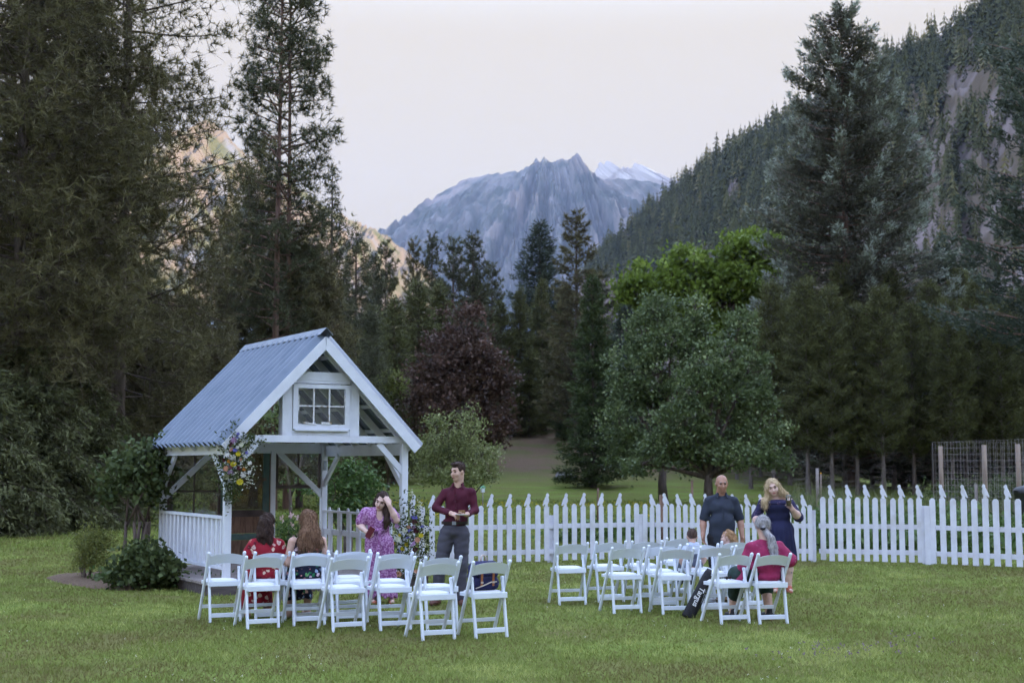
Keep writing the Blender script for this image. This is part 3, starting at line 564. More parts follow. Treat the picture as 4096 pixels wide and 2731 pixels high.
broad('dark_bush', 335, 20.8, [(330, 1275, 34, 28), (300, 1300, 30, 26), (360, 1295, 34, 30), (335, 1320, 46, 22), (280, 1322, 22, 16), (385, 1290, 16, 20)], 0.2, 0.05, 3600, M_cedar, 89, 'low dark broad leaved bush at the gazebo corner', 'bush', size=(0.085, 0.07), clump=0.10, per=14, stems=5, shell=(0.75, 1.0), up=-0.2, base=0.08)
broad('elder_bush', 800, 26.5, [(790, 1060, 28, 26), (825, 1090, 34, 28), (770, 1110, 24, 26), (840, 1120, 38, 26), (800, 1140, 38, 26), (780, 1180, 34, 30), (830, 1170, 30, 26), (700, 1110, 14, 18), (765, 1030, 16, 20)], 0.7, 0.06, 3400, M_elder, 90, 'leafy elder bush seen through the back of the gazebo', 'bush', size=(0.10, 0.045), clump=0.14, per=16, stems=5, up=-0.2)

# ------------------------------------------------------------------ gazebo
M_metal = pbr('galvanised_roofing', (0.125, 0.16, 0.215), (0.165, 0.20, 0.26), 2.5, 0.36, 0.05, 30, spec=0.5, metal=0.25)
M_cap = pbr('dull_ridge_metal', (0.24, 0.27, 0.32), (0.32, 0.35, 0.40), 3, 0.5, spec=0.5, metal=0.5)
M_deck = pbr('weathered_deck_wood', (0.20, 0.17, 0.165), (0.34, 0.30, 0.29), 3, 0.85, 0.3, 30, stretch=(1, 9, 9), spec=0.15)
M_skirt = pbr('dark_stained_board', (0.075, 0.06, 0.06), (0.12, 0.10, 0.10), 4, 0.85, 0.3, 25, stretch=(1, 5, 5))
M_brown = pbr('old_brown_wood', (0.11, 0.065, 0.045), (0.22, 0.135, 0.095), 4, 0.8, 0.3, 25, stretch=(6, 6, 1))
M_darkwood = pbr('dark_window_wood', (0.055, 0.04, 0.038), (0.10, 0.075, 0.07), 5, 0.7)
M_green = pbr('faded_green_paint', (0.055, 0.10, 0.095), (0.09, 0.145, 0.13), 5, 0.7, c3=(0.14, 0.10, 0.08), s3=6, f3=(0.6, 0.66))
M_bare = pbr('flaking_white_paint', (0.66, 0.67, 0.70), (0.34, 0.27, 0.20), 9, 0.7, 0.3, 30, lo=0.52, hi=0.62)
M_concrete = pbr('grey_concrete', (0.22, 0.20, 0.19), (0.32, 0.29, 0.27), 6, 0.95, 0.4)
def glass_mat(name, tint, fac, rough=0.02):
    m, nt, out = _mat(name); N, L = nt.nodes, nt.links
    g = N.new('ShaderNodeBsdfGlossy'); g.inputs['Roughness'].default_value = rough; t = N.new('ShaderNodeBsdfTransparent'); t.inputs[0].default_value = rgba(tint)
    d = N.new('ShaderNodeBsdfDiffuse'); d.inputs[0].default_value = (0.4, 0.42, 0.42, 1); ms = N.new('ShaderNodeMixShader'); ms.inputs[0].default_value = fac; fr = N.new('ShaderNodeFresnel'); fr.inputs[0].default_value = 1.5
    L.new(t.outputs[0], ms.inputs[1]); L.new(d.outputs[0], ms.inputs[2]); m2 = N.new('ShaderNodeMixShader'); L.new(fr.outputs[0], m2.inputs[0]); L.new(ms.outputs[0], m2.inputs[1]); L.new(g.outputs[0], m2.inputs[2]); L.new(m2.outputs[0], out.inputs[0]); return m
M_glass = glass_mat('old_window_glass', (0.92, 0.94, 0.93), 0.06)
M_screen = glass_mat('rusty_screen_mesh', (0.62, 0.50, 0.30), 0.06, 0.4)
GZ = Vector((-4.0, 20.1, 0)); GR = math.radians(30); GW, GD = 2.74, 3.12; DK = 0.185
gz = thing('gazebo', 'white timber gazebo with blue grey corrugated metal roof on the left', 'gazebo', GZ, GR)
def gp(): return MB()
def part(mb, name, mats, parent=None): return mb.build(name, mats, parent or gz)
# deck of planks on a skirt and blocks
PW = 0.142; k = 0; y = -0.34
while y < GD + 0.12:
    part(gp().box((1.33 + random.uniform(-.012, .012), y + PW / 2, DK - 0.02), (3.42, PW - 0.009, 0.036 + random.uniform(-.002, .002))), 'deck_plank', M_deck); y += PW
part(gp().box((1.33, -0.30, DK - 0.115), (3.34, 0.04, 0.145)).box((-0.33, 1.45, DK - 0.115), (0.04, 3.5, 0.145)).box((2.99, 1.45, DK - 0.115), (0.04, 3.5, 0.145)).box((1.33, 3.18, DK - 0.115), (3.34, 0.04, 0.145)), 'deck_skirt', M_skirt)
for bx in (-0.2, 0.9, 1.9, 2.85):
    for by in (-0.2, 1.5, 3.05): part(gp().box((bx, by, 0.0), (0.2, 0.2, 0.11)), 'footing_block', M_concrete)
# posts
ZS, ZF = 2.11, 2.21
for px, py in ((0, 0), (GW, 0), (0, GD), (GW, GD)): part(gp().beam((px, py, DK), (px, py, ZS), 0.10, 0.10, (0, 1, 0), 0.006), 'post', M_white)
part(gp().beam((1.83, GD, DK), (1.83, GD, 2.02), 0.085, 0.085, (0, 1, 0), 0.005), 'post', M_white)
# top beams
part(gp().beam((-0.06, 0, ZS + 0.052), (GW + 0.06, 0, ZS + 0.052), 0.10, 0.10), 'front_beam', M_white)
part(gp().beam((-0.06, GD, ZS - 0.045), (GW + 0.06, GD, ZS - 0.045), 0.06, 0.17), 'back_beam', M_white)
for px in (-0.035, GW + 0.035): part(gp().beam((px, 0.055, ZS - 0.09), (px, GD - 0.05, ZS - 0.09), 0.045, 0.175), 'side_beam', M_white)
# knee braces
def brace(a, b): part(gp().beam(a, b, 0.045, 0.09, (0, 0, 1), 0.004), 'brace', M_white)
for px, sx in ((0, 1), (GW, -1)):
    for py, sy in ((0, 1), (GD, -1)):
        brace((px + sx * .02, py, 1.68 if py == 0 else 1.27), (px + sx * (.43 if py == 0 else .82), py, ZS - (0.0 if py == 0 else .10))); brace((px, py + sy * .02, 1.45), (px, py + sy * .62, ZS - 0.17))
# metal plates on the back posts
for px in (0, GW): part(gp().box((px, GD - 0.056, 1.78), (0.06, 0.006, 0.16)).tube([(px, GD - 0.06, 1.82), (px, GD - 0.068, 1.82)], 0.008, 6).tube([(px, GD - 0.06, 1.73), (px, GD - 0.068, 1.73)], 0.008, 6), 'post_bracket', M_cap)
# railings
rl = gp().beam((-0.02, 0.05, 1.05), (-0.02, GD - 0.05, 1.05), 0.075, 0.04); r_o = part(rl, 'railing_top_rail', M_white)
part(gp().beam((-0.02, 0.05, 0.345), (-0.02, GD - 0.05, 0.345), 0.06, 0.04), 'railing_bottom_rail', M_white)
bal = gp().box((0, 0, 0), (0.036, 0.085, 0.66)); b0 = None
for i in range(15):
    y = 0.16 + i * (GD - 0.30) / 14
    if b0 is None: b0 = part(bal, 'baluster', M_white); b0.location = (-0.02, y, 0.697)
    else: q = b0.copy(); COL.objects.link(q); q.parent = gz; q.location = (-0.02, y, 0.697)
part(gp().beam((GW, 0.05, 1.02), (GW, GD - 0.05, 1.02), 0.06, 0.035), 'railing_top_rail', M_white)
part(gp().beam((GW, 0.05, 0.68), (GW, GD - 0.05, 0.68), 0.035, 0.09), 'railing_middle_rail', M_white)
part(gp().beam((GW, 0.05, 0.30), (GW, GD - 0.05, 0.30), 0.035, 0.09), 'railing_bottom_rail', M_white)
pal = gp().prism([(-.045, 0), (.045, 0), (.045, .80), (.038, .835), (.02, .86), (-.02, .86), (-.038, .835), (-.045, .80)], (0, 0, 0), (0, 1, 0), (0, 0, 1), 0.018); p0 = None
for i in range(8):
    y = 0.22 + i * (GD - 0.42) / 7
    part(gp().box((GW - 0.03, y + 0.16, 0.64), (0.03, 0.06, 0.74)), 'baluster', M_white)
    for sx in (0.032,):
        if p0 is None: p0 = part(pal, 'baluster', M_fence); p0.location = (GW + sx, y, 0.225)
        else: q = p0.copy(); COL.objects.link(q); q.parent = gz; q.location = (GW + sx, y, 0.225)
# roof
AX, AZ, EX, EZ = GW / 2, 3.635, 1.51, 2.085; SL = math.hypot(EX, AZ - EZ); Y0, Y1 = -0.22, 3.24
def roof_sheet(sx):
    n = int((Y1 - Y0) / 0.0193); V = []; F = []; d = Vector((sx * EX, 0, EZ - AZ)).normalized(); nn = Vector((sx * (AZ - EZ), 0, EX)).normalized()
    for i in range(n + 1):
        y = Y0 + (Y1 - Y0) * i / n; ph = (y - Y0) / 0.231 * 2 * math.pi; a = 0.10 * (0.5 - 0.5 * math.cos(ph)) ** 1.1 - 0.02
        for s in (0.01, SL * 0.35, SL * 0.7, SL + 0.06):
            for off in (0.012, 0.010): V.append(Vector((AX, y, AZ)) + d * s + nn * (a + 0.03 + off - 0.012))
    for i in range(n):
        for s in range(3):
            for o in (0, 1):
                a, b, c, e = i * 8 + s * 2 + o, (i + 1) * 8 + s * 2 + o, (i + 1) * 8 + s * 2 + 2 + o, i * 8 + s * 2 + 2 + o
                F.append((a, b, c, e) if (o == 0) == (sx < 0) else (e, c, b, a))
    m = MB(); m.add(V, F, 0, True); return m
for sx in (-1, 1): part(roof_sheet(sx), 'roof_sheet', M_metal)
for sx in (-1, 1):
    d = Vector((sx * EX, 0, EZ - AZ)).normalized(); p = Vector((AX, 0, AZ + 0.14))
    part(gp().prism([(Y0 - .02, 0), (Y1 + .02, 0), (Y1 + .02, .15), (Y0 - .02, .15)], p + d * 0.002, (0, 1, 0), d, 0.006), 'ridge_cap', M_cap)
# rafters, with tails under the eaves
for i in range(6):
    y = 0.03 + i * (GD - 0.02) / 5.0
    for sx in (-1, 1):
        d = Vector((sx * EX, 0, EZ - AZ)).normalized(); nn = Vector((sx * (AZ - EZ), 0, EX)).normalized(); c = Vector((AX, y, AZ)) - nn * 0.055
        part(gp().beam(c + d * 0.03, c + d * (SL + 0.03), 0.04, 0.10, nn), 'rafter', M_white)
for sx in (-1, 1):                                       # purlins under the sheets
    for s in (0.35, 0.85, 1.35, 1.85):
        d = Vector((sx * EX, 0, EZ - AZ)).normalized(); nn = Vector((sx * (AZ - EZ), 0, EX)).normalized(); c = Vector((AX, 0, AZ)) + d * s + nn * 0.003
        part(gp().beam(c + Vector((0, Y0 + .05, 0)), c + Vector((0, Y1 - .02, 0)), 0.07, 0.018, nn), 'purlin', M_white)
# barge boards and trim on the front gable
for yy in (Y0 + 0.01, Y1 - 0.01):
    for sx in (-1, 1):
        d = Vector((sx * EX, 0, EZ - AZ)).normalized(); nn = Vector((sx * (AZ - EZ), 0, EX)).normalized(); o = Vector((AX, yy, AZ))
        L2 = SL + 0.04; w = 0.128; tn = (AZ - EZ) / EX
        # mitred at the apex, square at the eave
        part(gp().prism([(0, 0.012), (L2, 0.012), (L2, -w), (w * tn, -w)], o, d, nn, 0.03), 'barge_board', M_white)
gf = -0.012
part(gp().box((AX, gf, 3.075), (0.96, 0.035, 0.125)), 'collar_beam', M_white)
part(gp().box((0.865, gf, 2.585), (0.15, 0.035, 0.75)), 'gable_board', M_white)
part(gp().box((1.915, gf, 2.585), (0.15, 0.035, 0.75)), 'gable_board', M_white)
part(gp().box((1.39, gf, 2.25), (0.894, 0.033, 0.07)), 'gable_board', M_white)
part(gp().box((1.39, gf, 2.99), (0.894, 0.033, 0.04)), 'gable_board', M_white)
for xx in (0.805, 1.975): part(gp().box((xx, 0.07, 2.55), (0.035, 0.09, 0.66)), 'gable_stud', M_white)
# old six pane sash in the gable
sash = part(gp().box((0.985, gf - .012, 2.6300), (0.075, 0.05, 0.655)).box((1.795, gf - .012, 2.6300), (0.075, 0.05, 0.655)).box((1.39, gf - .012, 2.9270), (0.735, 0.048, 0.06)).box((1.39, gf - .012, 2.3400), (0.735, 0.048, 0.075)), 'sash_frame', M_white)
for xx in (1.268, 1.512): part(gp().box((xx, gf - .014, 2.6350), (0.022, 0.03, 0.52)), 'muntin', M_bare, sash)
for xx in (1.1435, 1.39, 1.634): part(gp().box((xx, gf - .013, 2.6400), (0.222, 0.026, 0.020)), 'muntin', M_bare, sash)
for i, xx in enumerate((1.14, 1.39, 1.638)):
    for zz in (2.5150, 2.7650): part(gp().box((xx, gf - 0.004, zz), (0.212 if i != 1 else 0.218, 0.004, 0.236)), 'pane', M_glass, sash)
part(gp().box((1.39, gf - .045, 2.2900), (0.83, 0.05, 0.022)), 'sash_sill', M_white, sash)
part(gp().box((1.20, gf - .042, 2.3870), (0.20, 0.018, 0.02), Matrix.Rotation(0.09, 3, 'Y')), 'flaking_putty', M_bare, sash)
for pc, ps in (((1.46, gf - .04, 2.3930), (0.16, 0.02, 0.03)), ((1.027, gf - .038, 2.6750), (0.012, 0.02, 0.22)), ((1.748, gf - .038, 2.7550), (0.016, 0.02, 0.10))): part(gp().box(pc, ps), 'flaking_putty', M_bare, sash)
# old windows and a screen door along the back
def window(x0, x1, z0, z1, cols, rows, y, name, m):
    fr = gp(); t = 0.04
    for a, b, c, e in ((x0, x1, z0, z0 + .055), (x0, x1, z1 - t, z1)): fr.box(((a + b) / 2, y, (c + e) / 2), (b - a, 0.035, e - c))
    for xx in (x0 + t / 2, x1 - t / 2): fr.box((xx, y, (z0 + z1) / 2 + .007), (t, 0.035, z1 - z0 - 0.055 - t))
    w = part(fr, name, m)
    cw, rh = (x1 - x0 - 2 * t) / cols, (z1 - z0 - t - .055) / rows
    for i in range(1, cols): part(gp().box((x0 + t + cw * i, y, (z0 + .055 + z1 - t) / 2), (0.026, 0.028, z1 - z0 - t - .055)), 'muntin', m, w)
    for j in range(1, rows):
        for i in range(cols): part(gp().box((x0 + t + cw * (i + .5), y, z0 + .055 + rh * j), (cw - 0.026, 0.028, 0.028)), 'muntin', m, w)
    for i in range(cols):
        for j in range(rows): part(gp().box((x0 + t + cw * (i + .5), y + .002, z0 + .055 + rh * (j + .5)), (cw - .03, 0.004, rh - .03)), 'pane', M_glass, w)
window(0.06, 0.94, 0.66, 2.06, 2, 2, GD, 'old_window', M_darkwood)
window(1.88, 2.68, 1.40, 2.06, 2, 1, GD, 'old_window', M_darkwood)
door = part(gp().box((0.985, GD, 1.13), (0.07, 0.035, 1.86)).box((1.715, GD, 1.13), (0.11, 0.036, 1.86)), 'screen_door', M_green)
for zz, hh in ((2.03, 0.06), (1.0, 0.11), (0.62, 0.10), (0.245, 0.09)): part(gp().box((1.34, GD, zz), (0.638, 0.034, hh)), 'door_rail', M_green if zz != 1.0 else M_darkwood, door)
part(gp().box((1.34, GD, 1.53), (0.64, 0.006, 0.93)), 'screen', M_screen, door)
part(gp().box((1.34, GD, 0.81), (0.64, 0.02, 0.27)), 'door_panel', M_brown, door)
part(gp().box((1.34, GD, 0.43), (0.64, 0.02, 0.27)), 'door_panel', M_brown, door)
part(gp().box((1.782, GD + .005, 1.13), (0.02, 0.05, 1.87)), 'door_jamb', M_brown)

# ------------------------------------------------------------------ picket fences
def picket_mesh(w, h):
    m = MB(); c = w * 0.30; m.prism([(-w / 2, 0), (w / 2, 0), (w / 2, h - c * 1.25), (w / 2 - c * .85, h - .008), (w / 2 - c, h), (-w / 2 + c, h), (-w / 2 + c * .85, h - .008), (-w / 2, h - c * 1.25)], (0, 0, 0), (1, 0, 0), (0, 0, 1), 0.02); return m
def mesh_of(mb, name, mat):
    me = bpy.data.meshes.new(name); me.from_pydata(mb.v, [], mb.f); me.materials.append(mat); me.update(); return me
BIRD = [(-.03, -.004), (-.03, .025), (-.02, .045), (-.036, .07), (-.05, .105), (-.049, .145), (-.036, .178), (-.047, .196), (-.056, .215), (-.046, .236), (-.028, .254), (-.010, .25), (.004, .226), (.006, .195), (.024, .165), (.045, .118), (.062, .072), (.076, .034), (.064, .022), (.046, .036), (.030, .056), (.019, .044), (.029, .025), (.03, -.004)]
def picket_fence(a, b, n, w, h, hb, birds, flip, label, rail=(0.20, 0.665), posts=(), ph=0.85, group='white picket fence sections'):
    a, b = Vector(a), Vector(b); d = (b - a); Lf = d.length; rz = math.atan2(d.y, d.x)
    f = thing('picket_fence', label, 'fence', a, rz, group)
    mp = mesh_of(picket_mesh(w, h), 'picket', M_fence); mb_ = mesh_of(MB().prism([(-w / 2, 0), (w / 2, 0), (w / 2, hb), (-w / 2, hb)], (0, 0, 0), (1, 0, 0), (0, 0, 1), 0.02), 'bird_picket', M_fence)
    sg = 1 if not flip else -1
    ol = [(x * sg, z) for x, z in BIRD]; ol = ol if sg > 0 else ol[::-1]
    bm = mesh_of(MB().prism(ol, (0, 0, 0), (1, 0, 0), (0, 0, 1), 0.018), 'bird_cutout', M_fence)
    for i in range(n):
        x = Lf * (i + 0.5) / n; isb = birds(i); o = link('picket', mb_ if isb else mp, f, (x, -0.032, 0.03 + random.uniform(-.012, .012))); o.rotation_euler = (random.uniform(-.006, .006), random.uniform(-.008, .008), 0)
        if isb: link('bird_cutout', bm, o, (0, 0, hb))
    for z in rail: MB().box((Lf / 2, 0, z), (Lf, 0.04, 0.085)).build('rail', M_fence, f)
    for x in posts: MB().box((x * Lf, 0.066 if 0 < x < 1 else 0.0, ph / 2 - .05), (0.105, 0.09, ph + .1)).build('fence_post', M_fence, f)
    return f
sd_every = lambda off: (lambda i: i % 2 == off)
c0, c1, c2, c3, c4, c5 = G(1585, 2266), G(2563, 2238), G(2569, 2238), G(3258, 2247), G(3278, 2246), G(3702, 2255)
picket_fence(c0, c1, 26, 0.098, 1.03, 0.98, lambda i: i in (3, 5, 7, 9, 11, 13, 15, 17, 19, 21, 23) or i == 1, True, 'long white picket fence behind the man in burgundy, bird cutouts facing right', posts=(0.02, 0.62, 1.0), ph=0.86)
picket_fence(c2, c3, 25, 0.085, 1.02, 0.97, sd_every(1), False, 'white picket fence section behind the bald man and the blonde woman', posts=(0.995,), ph=0.95)
picket_fence(c4, c5, 12, 0.098, 1.16, 1.15, sd_every(1), False, 'tall white picket gate section right of the blonde woman', posts=(1.0,), ph=1.05)
picket_fence(G(3718, 2257), G(4290, 2284), 13, 0.106, 1.17, 1.16, sd_every(1), False, 'white picket fence section at the right edge, in front of the wire fence', posts=(0.0,), ph=1.05)
# hinges of the gate section
# ------------------------------------------------------------------ garden beyond the fence on the right
M_postw = pbr('pale_round_post', (0.24, 0.18, 0.145), (0.33, 0.255, 0.205), 3, 0.85, 0.3, 20, stretch=(4, 4, 0.6))
M_wire = pbr('galvanised_wire', (0.34, 0.30, 0.31), None, rough=0.5, metal=0.4)
wf0, wf1 = at(3748, 2070, 47), at(4240, 2105, 40); wd_ = (wf1 - wf0); wd_.z = 0; wl_ = wd_.length; wf0.z = 0
wf = thing('wire_fence', 'tall wire mesh garden fence on round wooden posts at the right edge', 'fence', wf0, math.atan2(wd_.y, wd_.x))
for x in (0.05, 0.44, 0.71, 1.0):
    pz = 2.42 if x else 2.4
    MB().tube([(x * wl_, 0, -.1), (x * wl_, 0, 1.2), (x * wl_, 0, pz)], [0.078, 0.075, 0.072], 10).build('wooden_post', M_postw, wf)
for j in range(13): z = 0.15 + j * 0.2; MB().beam((0, -.09, z), (wl_, -.09, z), 0.006, 0.006).build('wire', M_wire, wf)
nv = int(wl_ / 0.2)
for i in range(nv + 1): MB().beam((i * wl_ / nv, -.10, 0.05), (i * wl_ / nv, -.10, 2.56), 0.006, 0.006).build('wire', M_wire, wf)
for i in range(18): MB().beam((.02, -.1 + i * 0.25, 0.05), (.02, -.1 + i * 0.25, 2.55), 0.006, 0.006).build('wire', M_wire, wf)
for j in range(13): z = 0.15 + j * 0.2; MB().beam((.03, -.1, z), (.03, 4.2, z), 0.006, 0.006).build('wire', M_wire, wf)
M_black = pbr('black_plastic', (0.018, 0.018, 0.022), (0.03, 0.03, 0.035), 4, 0.45, spec=0.4)
bn = thing('compost_bin', 'black plastic compost bin cut off by the right edge', 'compost bin', G(4130, 2132), 0.3)
def lathe(prof, n=20):
    m = MB(); V = [(r * math.cos(6.2832 * k / n), r * math.sin(6.2832 * k / n), z) for r, z in prof for k in range(n)]
    m.add(V, [(i * n + k, i * n + (k + 1) % n, (i + 1) * n + (k + 1) % n, (i + 1) * n + k) for i in range(len(prof) - 1) for k in range(n)], 0, True); return m
lathe([(0.0, 0), (0.36, 0), (0.40, 0.5), (0.43, 1.0), (0.45, 1.02), (0.45, 1.08)]).build('body', M_black, bn)
lathe([(0.47, 1.06), (0.47, 1.13), (0.40, 1.20), (0.2, 1.26), (0.08, 1.27), (0.07, 1.30), (0.0, 1.30)]).build('lid', M_black, bn)
MB().tube([(-.45, -.05, 1.1), (-.5, -.05, 1.13), (-.5, .05, 1.13), (-.45, .05, 1.1)], 0.018, 6).build('handle', M_black, bn)
def stake(u, v0, v1, Y, r, name, label, mat, tip=None):
    p = at(u, v1, Y); q = at(u, v0, Y); q.x = p.x + .01; g = float(ground_h(p.x, Y)); t = thing(name, label, 'stake', (p.x, Y, g)); MB().tube([(0, 0, -.05), (q.x - p.x, 0, q.z - g)], [r, r * .9], 8).build('shaft', mat, t)
    if tip: MB().ell((q.x - p.x, 0, q.z - g), r * 1.3, None, 8, 6).build('tip', tip, t)
M_orange = pbr('orange_plastic', (0.6, 0.30, 0.02)); M_greyw = pbr('grey_weathered_wood', (0.20, 0.17, 0.16), (0.30, 0.26, 0.24), 5, 0.9)
stake(3270, 1872, 1985, 50, 0.06, 'wooden_post', 'short grey wooden post right of the blonde woman', M_greyw)
stake(3284, 1892, 1985, 50.4, 0.022, 'garden_stake', 'thin stake with an orange tip beside the short grey post', M_postw, M_orange)
stake(2646, 1978, 2150, 32, 0.055, 'wooden_post', 'brown wooden post behind the fence corner', M_brown)
stake(2391, 1951, 2040, 46, 0.035, 'garden_stake', 'thin brown stake in the meadow behind the middle of the fence', M_brown)
stake(2768, 1920, 2020, 44, 0.04, 'garden_stake', 'dark stake among tall weeds left of the bald man', M_brown)
stake(3905, 1935, 2010, 44, 0.05, 'garden_stake', 'pale stake inside the wire fence', M_greyw)
fd = thing('bird_feeder', 'small white and green feeder on a pole beyond the fence', 'feeder', G(1931, 2090), 0.4)
MB().tube([(0, 0, 0), (0, 0, .95)], 0.015, 6).build('pole', M_greyw, fd); MB().box((0, 0, 1.02), (0.10, 0.10, 0.13)).build('house', M_white, fd)
MB().prism([(-.09, 0), (.09, 0), (0, .08)], (0, 0, 1.085), (1, 0, 0), (0, 0, 1), 0.14).build('roof', pbr('mint_green', (0.2, 0.45, 0.30)), fd)
def boulder(name, loc, s, seed, label, mat):
    r = np.random.default_rng(seed); m = MB(); m.ell((0, 0, 0), (1, 1, 1), None, 14, 9); q = np.array(m.v); nrm = 1 + 0.35 * (fbm(q[:, 0] * 1.3 + 9, q[:, 1] * 1.3 + q[:, 2] * 1.7 + 9, 3, seed) - .45) * 2
    m.v = [tuple(a) for a in q * nrm[:, None] * np.array(s)]; m.sm = [False] * len(m.f); return tag(m.build(name, mat, None, loc), label, 'rock')
M_rock = pbr('grey_rock', (0.16, 0.15, 0.16), (0.30, 0.28, 0.29), 3, 0.9, 0.5, 12)
pr = spot(1296, 88, 0.15); boulder('boulder', pr, (0.55, 0.45, 0.4), 3, 'grey boulder at the foot of the brown slope', M_rock)
# ---- house half hidden among the left trees
M_hroof = pbr('pale_blue_roof_metal', (0.30, 0.36, 0.42), (0.36, 0.42, 0.47), 3, 0.5, metal=0.3); M_hwall = pbr('dusky_house_wall', (0.20, 0.12, 0.11), (0.26, 0.16, 0.14), 3, 0.9)
hp = spot(560, 84); ho = thing('house', 'house with pale metal roof half hidden by trees behind the gazebo', 'house', hp, 0.25)
hz0 = at(560 * 1.7415, 790 * 1.7415, 84).z - hp.z
MB().box((0, 3, (hz0 - 1.0) / 2), (8.4, 6, hz0 - 1.0)).build('wall', M_hwall, ho)
MB().prism([(-3.6, 0), (3.6, 0), (0, 2.6)], (0, 3, hz0 - 1.0), (0, 1, 0), (0, 0, 1), 9.2).build('roof', M_hroof, ho)
for wx in (-2.6, 0.2, 2.8): MB().box((wx, -0.03, hz0 - 2.4), (1.0, 0.06, 1.1)).build('window', M_darkwood, ho)

# ------------------------------------------------------------------ folding chairs
def build_chair():
    c = thing('folding_chair', 'x', 'chair', group='white folding chairs set out on the lawn')
    hw = 0.205
    for sx in (-1, 1):
        x = sx * hw; m = MB(); m.beam((x, 0.225, 0.0), (x, -0.225, 0.775), 0.028, 0.042, (0, 1, 0.5), 0.007)
        d = Vector((0, -0.45, 0.775)).normalized(); m.tube([Vector((x, -0.225, 0.775)) - d * 0.01, Vector((x, -0.225, 0.775)) + d * 0.010, Vector((x, -0.225, 0.775)) + d * 0.02], [0.021, 0.019, 0.009], 10); m.build('side_rail', M_resin, c)
        x = sx * (hw - 0.032); m = MB(); m.beam((x, -0.205, 0.0), (x, -0.100, 0.60), 0.026, 0.045, (0, 1, 0.2), 0.007); m.tube([(x - .013, -0.0985, .60), (x + .013, -0.0985, .60)], 0.022, 12); m.build('rear_leg', M_resin, c)
    # curved back panel, arched top and bottom
    n = 12; V = []; F = []
    for i in range(n + 1):
        t = -1 + 2 * i / n; x = t * (hw - 0.012); arch = 0.032 * (1 - t * t); bow = -0.018 * (1 - t * t)
        for z, th in ((0.635 + arch * 0.8, 0.0), (0.742 + arch, 0.0)):
            yy = 0.225 - 0.45 * z / 0.775
            for k in (-0.006, 0.006): V.append((x, yy + bow + k * 1.0 - 0.002, z))
    for i in range(n):
        a, b = i * 4, i * 4 + 4
        F += [(a, b, b + 2, a + 2), (a + 1, a + 3, b + 3, b + 1), (a + 2, b + 2, b + 3, a + 3), (a, a + 1, b + 1, b)]
    F += [(0, 2, 3, 1), (n * 4, n * 4 + 1, n * 4 + 3, n * 4 + 2)]
    MB().add(V, F, 0, False).build('back_panel', M_resin, c)
    MB().prism([(-.185, -.17), (.185, -.17), (.188, .20), (.17, .225), (-.17, .225), (-.188, .20)], (0, 0, 0.432), (1, 0, 0), (0, 1, 0), 0.034).build('seat', M_resin, c)
    s = MB(); V = []; F = []
    for a, z in ((1.0, 0.450), (1.0, 0.460), (0.93, 0.470), (0.5, 0.473)):
        for k in range(20):
            t = 6.2832 * k / 20; cx, cy = math.cos(t), math.sin(t); p = 5; q = (abs(cx) ** p + abs(cy) ** p) ** (-1 / p); V.append((cx * q * .172 * a, 0.03 + cy * q * .175 * a, z))
    for j in range(3):
        for k in range(20): F.append((j * 20 + k, j * 20 + (k + 1) % 20, (j + 1) * 20 + (k + 1) % 20, (j + 1) * 20 + k))
    F.append(tuple(range(60, 80))); s.add(V, F, 0, True).build('seat_pad', M_pad, c)
    MB().beam((-.16, -0.178, 0.075), (.16, -0.178, 0.075), 0.02, 0.05, (0, 0, 1), 0.004).build('stretcher', M_resin, c)
    MB().beam((-.192, 0.13, 0.155), (.192, 0.13, 0.155), 0.02, 0.04, (0, 0, 1), 0.004).build('stretcher', M_resin, c)
    MB().beam((-.187, -0.186, 0.43), (.187, -0.186, 0.43), 0.018, 0.06, (0, 0, 1), 0.004).build('seat_back_rail', M_resin, c)
    return c
